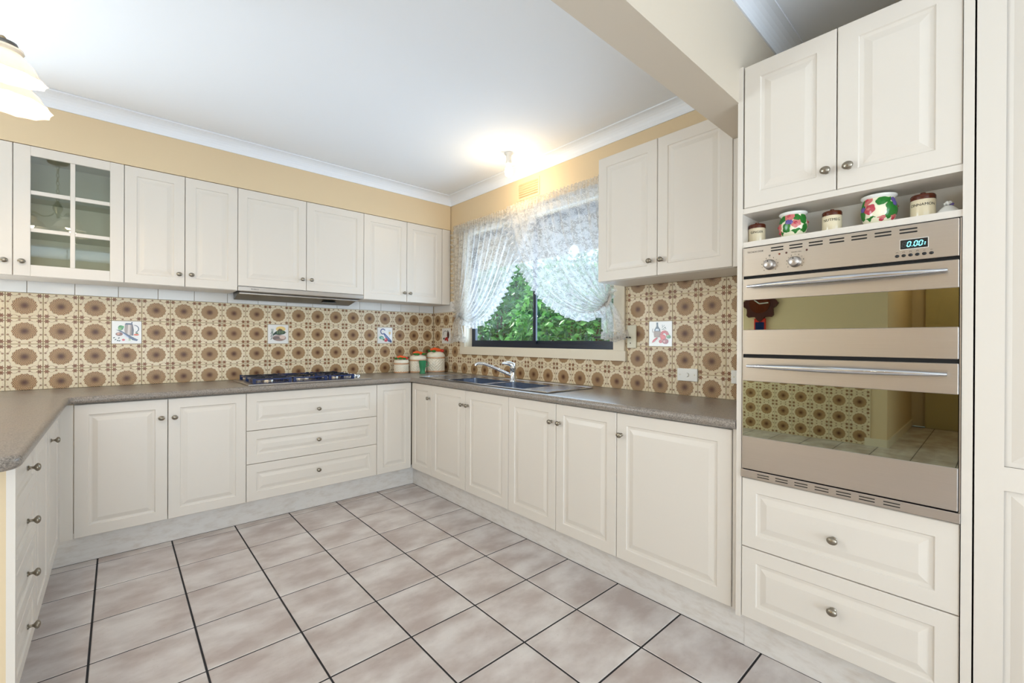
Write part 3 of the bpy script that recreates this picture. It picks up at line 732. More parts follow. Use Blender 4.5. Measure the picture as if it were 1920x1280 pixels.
def oven_door(z0, z1, g0, g1):
    d = MB(); d.box(OX0, OX1, -.014, .003, g1, z1); d.box(OX0, OX1, -.014, .003, z0, g0)
    dd = d.build('oven_door', M['steel'], ov); bev(dd, .0015, 1)
    MB().box(OX0, OX1, -.0125, .002, g0, g1).build('door_glass', M['darkglass'], dd)
    zc = z1-.031
    h = MB(); n = 24; pts = []; rad = []
    for i in range(n+1):
        s_ = i/n; x = OX0+.022+(OX1-OX0-.044)*s_; pts.append((x, -.036-.016*math.sin(PI*s_), zc)); rad.append(.0035+.0075*math.sin(PI*min(max(s_, .02), .98))**.6)
    h.tube(pts, rad, 10)
    for s_ in (.04, .96):
        x = OX0+.022+(OX1-OX0-.044)*s_; h.tube([(x, -.014, zc), (x, -.037, zc)], .0045, 8)
    h.build('handle', M['chrome'], dd, 50)
    return dd
oven_door(1.158, 1.441, 1.250, 1.361)
oven_door(.727, 1.146, .850, 1.058)
lv = bev(MB().box(OX0-.006, OX1+.005, -.014, .003, .694, .7235).build('vent_strip', M['steel'], ov), .001)
for i in range(7):
    xs = .078+i*.060
    slot(lv, xs, xs+.04, .7135, -.014, .003); slot(lv, xs, xs+.04, .7045, -.014, .003)
# pantry door beside it
pn = thing('pantry_cupboard', 'tall cream pantry cupboard at the right edge beside the ovens', 'cabinet', (XT-.004, -3.769, 0), -PI/2)
MB().box(0, .62, .021, .58, .155, 2.4).build('carcass', M['carcass'], pn)
def pantry():
    b = MB(); w = .6; k = .055
    b.box(0, k, 0, DT, .158, 2.39); b.box(w-k, w, 0, DT, .158, 2.39)
    for z0, z1 in ((.158, .215), (.808, .872), (2.335, 2.39)): b.box(k, w-k, 0, DT, z0, z1)
    b.build('door', M['cab'], pn)
    for z0, z1 in ((.215, .808), (.872, 2.335)):
        q = MB(); vs = []; fs = []
        L = [(0, 0.0), (.0, .005), (.013, .0055), (.034, .001), (.036, .0008)]
        for i, y in L: vs += [(k+i, y, z0+i), (w-k-i, y, z0+i), (w-k-i, y, z1-i), (k+i, y, z1-i)]
        for l in range(len(L)-1):
            for e in range(4): fs.append((l*4+e, l*4+(e+1) % 4, l*4+4+(e+1) % 4, l*4+4+e))
        fs.append((16, 17, 18, 19)); q.add(vs, fs); q.build('door_panel', M['cab'], pn)
pantry()

# ------------------------------------------------------------------ benchtop (U-shaped) with sink cut-out
def benchtop():
    z0, z1 = .8655, .9035; fx, fy, px = -.594, -.612, -2.548; ey = -2.135; R = .05
    out = [(-.0005, -.0005), (-3.25, -.0005), (-3.25, ey)]
    for i in range(7):
        a = -PI/2+PI/2*i/6; out.append((px-R+R*math.cos(a), ey+R+R*math.sin(a)))
    for i in range(4):
        a = PI-PI/2*i/3; out.append((px+.02+.02*math.cos(a), fy-.02+.02*math.sin(a)))
    for i in range(4):
        a = PI/2-PI/2*i/3; out.append((fx-.02+.02*math.cos(a), fy-.02+.02*math.sin(a)))
    out += [(fx, -3.134), (-.0005, -3.134)]
    bm = bmesh.new()
    bot = [bm.verts.new((x, y, z0)) for x, y in out]; top = [bm.verts.new((x, y, z1)) for x, y in out]; n = len(out)
    bm.faces.new(top); bm.faces.new(bot[::-1])
    for i in range(n): bm.faces.new((bot[i], bot[(i+1) % n], top[(i+1) % n], top[i]))
    bm.normal_update(); bmesh.ops.recalc_face_normals(bm, faces=bm.faces)
    es = []
    for e in bm.edges:
        a, c = e.verts
        if abs(a.co.z-c.co.z) > 1e-5: continue
        mx, my = (a.co.x+c.co.x)/2, (a.co.y+c.co.y)/2
        if mx > -.01 or my > -.01 or my < -3.13 or mx < -3.24: continue
        es.append(e)
    bmesh.ops.bevel(bm, geom=es, offset=.0165, segments=5, affect='EDGES', profile=.5)
    me = bpy.data.meshes.new('benchtop'); bm.to_mesh(me); bm.free(); me.materials.append(M['bench'])
    o = obj('benchtop', me)
    cut = MB().box(-.515, -.145, -1.86, -1.0, .8, 1.0).build('cut', None)
    md = o.modifiers.new('b', 'BOOLEAN'); md.object = cut; md.operation = 'DIFFERENCE'; md.solver = 'EXACT'
    dg = bpy.context.evaluated_depsgraph_get(); nm = bpy.data.meshes.new_from_object(o.evaluated_get(dg))
    o.modifiers.clear(); o.data = nm; bpy.data.objects.remove(cut)
    for p in nm.polygons: p.use_smooth = True
    nm.set_sharp_from_angle(angle=math.radians(30))
    return tag(o, 'speckled grey-brown laminate benchtop running round the kitchen', 'benchtop')
benchtop()

# ------------------------------------------------------------------ sink and tap
sk = thing('sink', 'stainless double-bowl sink with drainers set in the bench', 'sink', (0, 0, .904))
SX0, SX1, SY0, SY1 = -.535, -.115, -2.085, -.66
b = MB(); bowls = [(-.50, -.235, -1.43, -1.02), (-.50, -.235, -1.845, -1.47)]
b.box(SX0, SX1, SY1-.36, SY1, 0, .005); b.box(SX0, SX1, SY0, -1.845, 0, .005); b.box(SX0, SX1, -1.47, -1.43, 0, .005)
for x0, x1, y0, y1 in bowls: b.box(SX0, x0, y0, y1, 0, .005); b.box(x1, SX1, y0, y1, 0, .005)
bev(b.build('rim', M['sinksteel'], sk), .0015, 2)
rd = MB(); yy = [SY0, SY1]
rd.tube([(SX0, SY0, .005), (SX1, SY0, .005), (SX1, SY1, .005), (SX0, SY1, .005), (SX0, SY0, .005)], .004, 6); rd.build('rolled_edge', M['chrome'], sk)
for x0, x1, y0, y1 in bowls:
    bm = bmesh.new(); bmesh.ops.create_cube(bm, size=1)
    for v in bm.verts: v.co = Vector((x0+(v.co.x+.5)*(x1-x0), y0+(v.co.y+.5)*(y1-y0), -.16+(v.co.z+.5)*.165))
    bmesh.ops.delete(bm, geom=[f for f in bm.faces if f.normal.z > .9], context='FACES')
    bmesh.ops.bevel(bm, geom=[e for e in bm.edges if not e.is_boundary], offset=.03, segments=4, affect='EDGES', profile=.5)
    bmesh.ops.reverse_faces(bm, faces=bm.faces)
    me = bpy.data.meshes.new('bowl'); bm.to_mesh(me); bm.free(); me.materials.append(M['sinksteel'])
    for p in me.polygons: p.use_smooth = True
    bo = obj('bowl', me, sk)
    MB().lathe([(0, .002), (.02, .002), (.024, 0)], 16).build('drain', M['chrome'], bo, True, ((x0+x1)/2, (y0+y1)/2, -.158))
for y0, y1 in ((-2.06, -1.87), (-.99, -.70)):
    for i in range(7):
        x = -.47+i*.045
        MB().tube([(x, y0, .0045), (x, y1, .0045)], .0022, 6).build('drainer_rib', M['sinksteel'], sk)
tp = thing('mixer_tap', 'chrome single-lever mixer tap behind the sink bowls', 'tap', (-.20, -1.42, .909))
MB().lathe([(0, 0), (.027, 0), (.027, .006), (.023, .010), (.022, .085), (.024, .09), (.024, .1), (0, .1)], 20).build('body', M['chrome'], tp, 50)
MB().tube([(-.015, .01, .045), (-.07, .055, .075), (-.125, .10, .108), (-.165, .132, .126), (-.2, .16, .13), (-.212, .17, .122), (-.214, .172, .112)], [.011, .0105, .010, .0095, .010, .011, .011], 10).build('spout', M['chrome'], tp, 60)
MB().tube([(0, 0, .1), (-.002, .002, .118), (-.022, .015, .128), (-.05, .03, .131), (-.072, .04, .131)], [.023, .021, .016, .010, .007], 12).build('lever', M['chrome'], tp, 60)

# ------------------------------------------------------------------ cooktop
hb = thing('gas_cooktop', 'stainless five-burner gas cooktop with dark pan supports', 'cooktop', (-1.735, -.572, .9035))
HW, HD = .835, .49
bev(MB().box(0, HW, 0, HD, .0, .010).build('plate', M['steel'], hb), .004, 3)
bx = [(.15, .14, .03), (.15, .36, .034), (.395, .25, .055), (.60, .14, .026), (.60, .36, .034)]
for x, y, R in bx:
    q = MB(); q.lathe([(0, .03), (R*.8, .03), (R*.9, .026), (R*.9, .022), (0, .022)], 20); bn = q.build('burner', M['iron'], hb, 40, (x, y, .010))
    MB().lathe([(0, .021), (R, .021), (R*1.15, .012), (R*1.2, 0), (0, 0)], 20).build('burner_ring', M['burner'], bn, 40)
for x0, x1 in ((.03, .272), (.278, .512), (.518, .712)):
    y0, y1 = .03, .46; T_ = MB(); F_ = MB(); s_ = .0045; zt = .042
    tv = MB().box(x0+.004, x1-.004, y0, y1, .0102, .0135).build('drip_tray', M['enamel'], hb)
    def bar(p, q_, ss=s_, zz0=zt-.010, zz1=zt, T_=T_):
        d = Vector((q_[0]-p[0], q_[1]-p[1])).normalized(); nx, ny = -d.y*ss, d.x*ss
        T_.add([(p[0]+nx,p[1]+ny,zz0),(p[0]-nx,p[1]-ny,zz0),(q_[0]-nx,q_[1]-ny,zz0),(q_[0]+nx,q_[1]+ny,zz0),(p[0]+nx,p[1]+ny,zz1),(p[0]-nx,p[1]-ny,zz1),(q_[0]-nx,q_[1]-ny,zz1),(q_[0]+nx,q_[1]+ny,zz1)], [(0,1,2,3),(4,5,6,7),(0,1,5,4),(1,2,6,5),(2,3,7,6),(3,0,4,7)])
    xa, xb, ya, yb = x0+.012, x1-.012, y0+.012, y1-.012
    bar((xa, ya), (xb, ya)); bar((xa, yb), (xb, yb)); bar((xa, ya), (xa, yb)); bar((xb, ya), (xb, yb)); 
    for (bx_, by_, R) in bx:
        if x0 < bx_ < x1:
            for dx, dy in ((1,0),(-1,0),(0,1),(0,-1)):
                ex = (xb if dx > 0 else xa) if dx else bx_; ey = (min(by_+.11, yb) if dy > 0 else max(by_-.11, ya)) if dy else by_
                bar((bx_+dx*.022, by_+dy*.022), (ex, ey), .004, zt-.008, zt+.005, F_)
    if x1-x0 and abs((x0+x1)/2-.395) > .05: bar((xa, .25), (xb, .25))
    for px, py in ((xa, ya), (xb, ya), (xa, yb), (xb, yb), (xa, .25), (xb, .25)): T_.box(px-.009, px+.009, py-.009, py+.009, .0135, zt+.003)
    ps = T_.build('pan_support', M['enamel'], hb); F_.build('support_finger', M['iron'], ps)
for i in range(5):
    MB().lathe([(0, .024), (.012, .024), (.0155, .020), (.017, .0), (0, 0)], 16).build('control_knob', M['chrome'], hb, 40, (.765, .10+i*.072, .010))

# ------------------------------------------------------------------ window, trim, curtains, vent, switches
w1 = struct(obj('window_1', None, None, (0, 0, 0)))
b = MB(); fx0, fx1 = .07, .115; ya, yb, za, zb = -2.165, -.55, 1.145, 2.16
b.box(fx0, fx1, ya, yb, za, za+.035); b.box(fx0, fx1, ya, yb, zb-.035, zb); b.box(fx0, fx1, ya, ya+.03, za+.035, zb-.035); b.box(fx0, fx1, yb-.03, yb, za+.035, zb-.035)
b.build('window_frame', M['blackframe'], w1)
for y0, y1, x in ((-2.135, -1.335, .095), (-1.385, -.58, .078)):
    q = MB(); t = .026; z0, z1 = za+.035, zb-.035
    q.box(x-.008, x+.008, y0, y1, z0, z0+t); q.box(x-.008, x+.008, y0, y1, z1-t, z1); q.box(x-.008, x+.008, y0, y0+t, z0+t, z1-t); q.box(x-.008, x+.008, y1-t, y1, z0+t, z1-t)
    sa = q.build('sash', M['blackframe'], w1)
    MB().box(x-.002, x+.002, y0+t, y1-t, z0+t, z1-t).build('glass_pane', M['glass'], sa)
MB().box(.055, .070, -2.04, -1.96, 1.225, 1.237).build('latch', M['black'], w1)
b = MB(); b.box(-.014, .006, -2.247, -2.165, 1.145, 2.24); b.box(-.014, .006, -.55, -.488, 1.145, 2.24); b.box(-.014, .006, -2.165, -.55, 2.16, 2.24)
b.box(-.018, .006, -2.258, -.486, 1.081, 1.1445); b.box(.0062, .07, -2.165, -.55, 1.1451, 1.149); b.box(.0062, .07, -.5501, -.546-.008, 1.149, 2.16)
struct(b.build('trim_4', M['trim']))
rod = tag(MB().tube([(-.028, -.40, 2.226), (-.028, -2.235, 2.226)], .007, 8).build('curtain_rod', M['white']), 'white curtain rod carrying the lace curtains', 'rod')
def interp(pts, t):
    L = [0]
    for p, q in zip(pts[:-1], pts[1:]): L.append(L[-1]+(Vector(q)-Vector(p)).length)
    d = t*L[-1]
    for i in range(len(pts)-1):
        if d <= L[i+1] or i == len(pts)-2:
            f = (d-L[i])/max(1e-9, L[i+1]-L[i]); return Vector(pts[i]).lerp(Vector(pts[i+1]), min(max(f, 0), 1))
def smooth_pts(pts, it=3):
    for _ in range(it):
        q = [pts[0]]
        for a_, c_ in zip(pts[:-1], pts[1:]):
            A, B = Vector(a_), Vector(c_); q += [tuple(A.lerp(B, .25)), tuple(A.lerp(B, .75))]
        q.append(pts[-1]); pts = q
    return pts
def grid(b, fn, nu, nt, su, st):
    vs = []; fs = []; uv = []
    for j in range(nt+1):
        for i in range(nu+1): vs.append(fn(i/nu, j/nt))
    for j in range(nt):
        for i in range(nu):
            fs.append((j*(nu+1)+i, j*(nu+1)+i+1, (j+1)*(nu+1)+i+1, (j+1)*(nu+1)+i))
            uv.append([(i/nu*su, j/nt*st), ((i+1)/nu*su, j/nt*st), ((i+1)/nu*su, (j+1)/nt*st), (i/nu*su, (j+1)/nt*st)])
    b.add(vs, fs, None, uv)
def curtain(label, inner, outer, xs, folds, tail, sgn):
    """inner/outer: (y,z) polylines from the rod to the tie; tail: list of (yc, z, half width)."""
    r = thing('lace_curtain', label, 'curtain', (0, 0, 0), 0, 'crossed lace curtains at the window')
    inner = smooth_pts(inner); outer = smooth_pts(outer)
    def body(u, t):
        I = interp(inner, t); O = interp(outer, t)
        p = I.lerp(O, u); amp = .016*(1-.55*t)*(0.35+0.65*min(1, t*6))
        x = xs+amp*math.sin(2*PI*folds*u+1.5*math.sin(3*t))+.006*math.sin(2*PI*folds*2.3*u+2)
        return (x, p.x, p.y)
    b = MB(); grid(b, body, int(folds*9), 44, 1.1, 1.1); b.build('drape', M['lace'], r, 80)
    b = MB()    # gathered heading above and below the rod
    y0, y1 = inner[0][0], outer[0][0]
    grid(b, lambda u, t: (xs+(.013 if t != .5 else .009)*math.sin(2*PI*folds*2.6*u+t*2), y0+(y1-y0)*u, inner[0][1]+.046-.075*t+.004*math.sin(2*PI*folds*5*u)), int(folds*22), 4, 1.1, .1)
    b.build('heading', M['lace'], r, 80)
    def ruf(path, w, n, side, nm='ruffle'):
        b = MB()
        def fn(u, t):
            p = interp(path, t); q = interp(path, min(1, t+.01)); o = interp(path, max(0, t-.01)); d = (q-o).normalized()
            nrm = Vector((-d.y, d.x))*side
            ww = w*(u*1.3-.3)*(1+.15*math.sin(2*PI*n*t*.5))
            return (xs-.004+(.004+.014*u)*math.sin(2*PI*n*t), p.x+nrm.x*ww, p.y+nrm.y*ww)
        grid(b, fn, 3, n*6, .08, n*.05); b.build(nm, M['lace'], r, 80)
    ruf(inner, .045, 30, -sgn); ruf(outer, .035, 18, sgn)
    tl = [Vector((a_, b_, c_)) for a_, b_, c_ in tail]
    def tailf(u, t):
        k = t*(len(tl)-1); i = min(int(k), len(tl)-2); p = tl[i].lerp(tl[i+1], k-i)
        s_ = (u-.5)*2
        return (xs+.012*math.sin(s_*9+1)*(0.4+t)-.01*t, p.x+p.z*s_, p.y+.01*math.sin(s_*14)*t-.02*abs(s_)*(t if sgn > 0 else -t))
    b = MB(); grid(b, tailf, 40, 16, .5, .4); b.build('tail', M['lace'], r, 80)
    e = tl[-1]
    b = MB(); grid(b, lambda u, t: (xs-.01+(.006+.016*t)*math.sin(u*60), e.x+e.z*1.08*(u-.5)*2, e.y-.045*t+.008*math.sin(u*37)-.02*abs((u-.5)*2)*sgn), 90, 3, .6, .08); b.build('tail_ruffle', M['lace'], r, 80)
    tz = tl[0]
    tb = MB(); tb.tube([(xs+.03*math.cos(a), tz.x+.036*math.cos(a+.4), tz.y+.03*math.sin(a)) for a in [2*PI*i/14 for i in range(15)]], .008, 6); tb.build('tie_band', M['lace'], r, 60)
curtain('lace curtain swept to the left side of the window', [(-1.47, 2.215), (-1.40, 2.05), (-1.30, 1.88), (-1.19, 1.70), (-1.06, 1.53), (-.90, 1.40), (-.75, 1.35), (-.60, 1.37), (-.50, 1.425)],
        [(-.425, 2.215), (-.425, 1.9), (-.43, 1.6), (-.475, 1.425)], -.042, 13, [(-.485, 1.43, .028), (-.49, 1.38, .06), (-.50, 1.30, .09), (-.505, 1.25, .105)], 1)
curtain('lace curtain swept to the right, crossing in front of the other', [(-1.20, 2.215), (-1.25, 2.05), (-1.33, 1.86), (-1.45, 1.70), (-1.60, 1.54), (-1.78, 1.43), (-1.95, 1.375), (-2.09, 1.385), (-2.165, 1.45)],
        [(-2.215, 2.215), (-2.215, 1.9), (-2.215, 1.65), (-2.18, 1.455)], -.078, 12, [(-2.17, 1.455, .026), (-2.19, 1.40, .06), (-2.215, 1.31, .085), (-2.225, 1.25, .09)], -1)
vt = thing('wall_vent', 'cream louvred wall vent above the curtains', 'vent', (.006, -1.245, 2.31), -PI/2)
b = MB(); b.box(0, .24, -.004, 0, 0, .014); b.box(0, .24, -.004, 0, .126, .14); b.box(0, .016, -.004, 0, .014, .126); b.box(.224, .24, -.004, 0, .014, .126); b.build('vent_frame', M['wall'], vt)
for i in range(6):
    z = .02+i*.018; MB().add([(.016,-.001,z),(.224,-.001,z),(.224,-.014,z+.005),(.016,-.014,z+.005),(.016,-.001,z+.010),(.224,-.001,z+.010)], [(0,1,2,3),(3,2,5,4),(0,3,4),(1,5,2)]).build('slat', M['wall'], vt)
def plate(name, label, cat, y0, y1, z0, z1, mat):
    r = thing(name, label, cat, (0, y0, z0), -PI/2); bev(MB().box(0, y0-y1, -.010, -.0008, 0, z1-z0).build('plate', mat, r), .002, 2); return r
g1 = plate('power_outlet', 'white switch plate with round centre dial on the tiles', 'switch', -2.594, -2.710, .985, 1.055, M['white'])
MB().lathe([(0, .008), (.010, .008), (.012, .0), (0, 0)], 18, Matrix.Rotation(PI/2, 4, 'X')).build('dial', M['white'], g1, 40, (.058, -.010, .035))
for x in (.016, .100): MB().lathe([(0, .0012), (.0035, .0012), (.004, 0)], 10, Matrix.Rotation(PI/2, 4, 'X')).build('screw', M['ivory'], g1, False, (x, -.010, .035))
g2 = plate('power_outlet', 'white outlet plate half hidden behind the oven tower', 'switch', -2.887, -2.985, .99, 1.058, M['white'])
MB().lathe([(0, .0012), (.0035, .0012), (.004, 0)], 10, Matrix.Rotation(PI/2, 4, 'X')).build('screw', M['ivory'], g2, False, (.014, -.010, .034))
g3 = plate('curtain_plate', 'ivory wall plate with a dark hook at the right curtain tie', 'plate', -2.265, -2.328, 1.163, 1.303, M['ivory'])
MB().tube([(.024, -.010, .064), (.024, -.03, .066), (-.03, -.045, .064), (-.09, -.05, .058)], .0045, 8).build('hook', M['black'], g3, 50)
for z in (.03, .064): MB().ell((.024, -.0105, z), (.004, .0012, .004), 8, 6).build('screw', M['ink'], g3)

# ------------------------------------------------------------------ lights in the room
bl = thing('ceiling_bulb', 'bare bulb in a white batten holder on the ceiling near the window', 'light', (-.26, -1.432, 2.56))
MB().lathe([(0, 0), (.032, 0), (.032, -.006), (.022, -.012), (.019, -.02), (.019, -.055), (.022, -.058), (.022, -.078), (0, -.078)], 20).build('lamp_holder', M['white'], bl, 40)
MB().lathe([(0, -.078), (.013, -.080), (.016, -.092), (.026, -.112), (.030, -.135), (.025, -.158), (.012, -.170), (0, -.173)], 20).build('bulb', M['bulb'], bl, True)
lp = light('bulb_light', 'POINT', (0, 0, -.20), 4.2, (1.0, 0.80, 0.52), radius=.035); lp.parent = bl
def pendant(loc, label, rot):
    r = thing('pendant_lamp', label, 'lamp', loc, rot); dz = loc[2]
    MB().lathe([(0, 2.56-dz), (.06, 2.56-dz), (.055, 2.545-dz), (.02, 2.53-dz), (0, 2.53-dz)], 20).build('ceiling_rose', M['brass'], r, 50)
    b = MB()
    n = 9; zt, zb_ = 2.532-dz, 2.23
    for i in range(n):
        zc = zt-(zt-zb_)*(i+.5)/n; hh = (zt-zb_)/n*.62
        pts = [((.009*math.cos(a)) if i % 2 else 0, 0 if i % 2 else .009*math.cos(a), zc+hh*math.sin(a)) for a in [2*PI*k/10 for k in range(11)]]; b.tube(pts, .0022, 5)
    b.build('chain', M['brass'], r)
    MB().lathe([(0, 2.235), (.008, 2.23), (.012, 2.215), (.028, 2.19), (.030, 2.17), (.018, 2.145), (.008, 2.12), (.012, 2.105), (0, 2.095)], 18).build('hub', M['brass'], r, 50)
    for k in range(3):
        a = 2*PI*k/3; ca, sa = math.cos(a), math.sin(a)
        prof = [(.01, 2.15), (.04, 2.11), (.075, 2.10), (.10, 2.112), (.12, 2.124), (.138, 2.122), (.149, 2.112), (.151, 2.10)]
        MB().tube([(ca*q, sa*q, z) for q, z in smooth_pts([(q, z) for q, z in prof], 2)], .005, 8).build('arm', M['brass'], r, 60)
        tilt = Matrix.Translation((ca*.151, sa*.151, 2.10)) @ Matrix.Rotation(.10, 4, Vector((-sa, ca, 0)))
        sh = MB().lathe([(.026, .004), (.03, -.006), (.024, -.018), (0.0, -.018)], 18, tilt).build('gallery', M['greymetal'], r, 50)
        pr = [(.027, -.008), (.040, -.012), (.043, -.020), (.037, -.027), (.048, -.038), (.066, -.056), (.076, -.075), (.080, -.086), (.090, -.094), (.096, -.097)]
        MB().lathe(pr, 48, tilt, lambda R, z, an, j: R*(1+(.035*math.cos(12*an) if j >= 7 else 0)+(.008*math.cos(24*an) if j >= 4 else 0))).build('shade', M['shade'], r, 60)
        MB().ell((0, 0, 0), (.018, .018, .026), 12, 8, tilt @ Matrix.Translation((0, 0, -.050))).build('bulb', M['bulb_warm'], r, True)
        L = light('pendant_light', 'POINT', tilt @ Vector((0, 0, -.080)), 4.0, (1.0, 0.74, 0.48), radius=.02); L.parent = r
    return r
pendant((-2.706, -1.605, .030), 'three-arm pendant lamp with frilled glass shades, top left', 1.08)
pendant((-2.9, -5.7, 0), 'second three-arm pendant lamp in the dining end behind the viewer', .3)

hl = thing('added_hall_globe', 'added round ceiling light brightening the unseen hallway behind the viewer', 'light', (-6.3, -3.5, 2.56))  # added lamp, lifts the hallway mirrored in the oven glass
MB().lathe([(0, 0), (.07, 0), (.065, -.02), (0, -.02)], 20).build('base', M['white'], hl, 40)
MB().ell((0, 0, -.10), (.11, .11, .09), 20, 12).build('globe', M['bulb_warm'], hl, True)
lh = light('added_hall_fill', 'POINT', (0, 0, -.24), 14, (1.0, 0.9, 0.7), radius=.05); lh.parent = hl

# ------------------------------------------------------------------ canisters and cup in the bench corner
def canister(label, x, y, R, H, seed):
    r = thing('canister', label, 'canister', (x, y, .9045), 0, 'ceramic basket canisters in the bench corner')
    hb_ = H*.76
    def wv(rr, z, a, j): return rr+(0.0045*math.cos(a*18+(PI if int(z/(H*.07)) % 2 else 0))*abs(math.sin(z/(H*.07)*PI)) if .02*H < z < hb_*.93 and rr > R*.5 else 0)
    prof = [(0, 0), (R*.97, 0)]+[(R*.97, hb_*k/44) for k in range(1, 45)]+[(R*.9, hb_), (0, hb_)]
    MB().lathe(prof, 90, None, wv).build('body', M['basket'], r, 60)
    for z in (.008, hb_-.012): MB().lathe([(R*.96, z-.006), (R*1.02, z-.004), (R*1.03, z), (R*1.02, z+.005), (R*.96, z+.007)], 40).build('band', M['terracotta'], r, True)
    rnd = random.Random(seed)
    lid = MB().lathe([(R*1.0, hb_), (R*1.01, hb_+.006), (R*.95, hb_+.02), (R*.82, hb_+(H-hb_)*.75), (R*.5, H), (0, H+.002)], 40, None, lambda rr, z, a, j: rr*(1+.02*math.sin(a*9+j))).build('lid', M['basket'], r, 60)
    k = R/.068
    MB().tube([(-.05*k, -.01, H+.018), (-.02*k, -.015, H+.022), (.02*k, -.02, H+.014), (.045*k, -.02, H+.010)], [.007*k, .014*k, .012*k, .006*k], 10).build('carrot', M['carrot'], lid, 60)
    MB().tube([(-.03*k, .012, H+.008), (.0, .006, H+.016), (.035*k, .012, H+.012)], [.006*k, .011*k, .005*k], 10).build('carrot', M['carrot'], lid, 60)
    for i in range(5):
        a = rnd.random()*2*PI; MB().ell((.055*k*math.cos(a), .04*k*math.sin(a)-.01, H+.004+.004*rnd.random()), (.018*k, .014*k, .009*k), 10, 6).build('leaf', M['leafgreen'], lid, True)
    MB().ell((.04*k, -.03*k, H+.007), (.013*k, .013*k, .012*k), 12, 8).build('tomato', M['tomato'], lid, True)
canister('smallest white basket canister with carrot lid, left of the three', -.417, -.125, .067, .128, 1)
canister('middle white basket canister with carrot lid, behind the green cup', -.270, -.170, .077, .166, 2)
canister('largest white basket canister with carrot lid, nearest the corner', -.104, -.212, .086, .195, 3)
cu = thing('plastic_cup', 'small green plastic measuring cup in front of the middle canister', 'cup', (-.312, -.325, .9045))
MB().lathe([(0, 0), (.029, 0), (.029, .004), (.024, .008), (.022, .03), (.027, .055), (.036, .118), (.034, .118), (.025, .055), (.0, .034)], 24).build('cup_body', M['cup'], cu, 50)
MB().tube([(.033, 0, .105), (.055, -.005, .1), (.058, -.006, .07), (.03, 0, .06)], .0035, 6).build('handle', M['cup'], cu, 50)

# ------------------------------------------------------------------ things in the oven-tower niche
NX, NZ = -.515, 1.5835
def jar(label, word, y, R, H, tsize):
    r = thing('spice_jar', label, 'jar', (NX, y, NZ), -PI/2, 'lettered stoneware spice jars')
    MB().lathe([(0, 0), (R*.96, 0), (R, .003), (R, H*.74), (R*.97, H*.76), (0, H*.76)], 32).build('body', M['stone_cream'], r, 40)
    MB().lathe([(R*.97, H*.70), (R*1.015, H*.70), (R*1.02, H*.78), (R*.97, H*.79)], 32).build('glaze_band', M['stone_brown'], r, 40)
    ld = MB().lathe([(0, H*.79), (R*1.01, H*.79), (R*1.02, H*.84), (R*.94, H*.89), (R*.4, H*.91), (0, H*.91)], 32).build('lid', M['stone_brown'], r, 40)
    MB().lathe([(0, H*.90), (R*.14, H*.90), (R*.24, H*.95), (R*.2, H*1.0), (0, H*1.01)], 16).build('lid_knob', M['stone_brown'], ld, 60)
    me = text_me(word, tsize, M['ink'])
    for v in me.vertices:
        a = v.co.x/R; rr = R+.0006-v.co.y*.2; v.co = Vector((rr*math.sin(a), -rr*math.cos(a), v.co.z))
    obj('lettering', me, r, (0, 0, H*.50), (0, 0, {'GINGER': .30, 'NUTMEG': .18, 'CINNAMON': .04}[word]))
jar('smallest brown-lidded stoneware jar lettered GINGER', 'GINGER', -3.181, .0295, .083, .0125)
jar('brown-lidded stoneware jar lettered NUTMEG between the two floral pots', 'NUTMEG', -3.422, .0285, .082, .0125)
jar('brown-lidded stoneware jar lettered CINNAMON right of the large floral pot', 'CINNAMON', -3.654, .0295, .083, .0115)
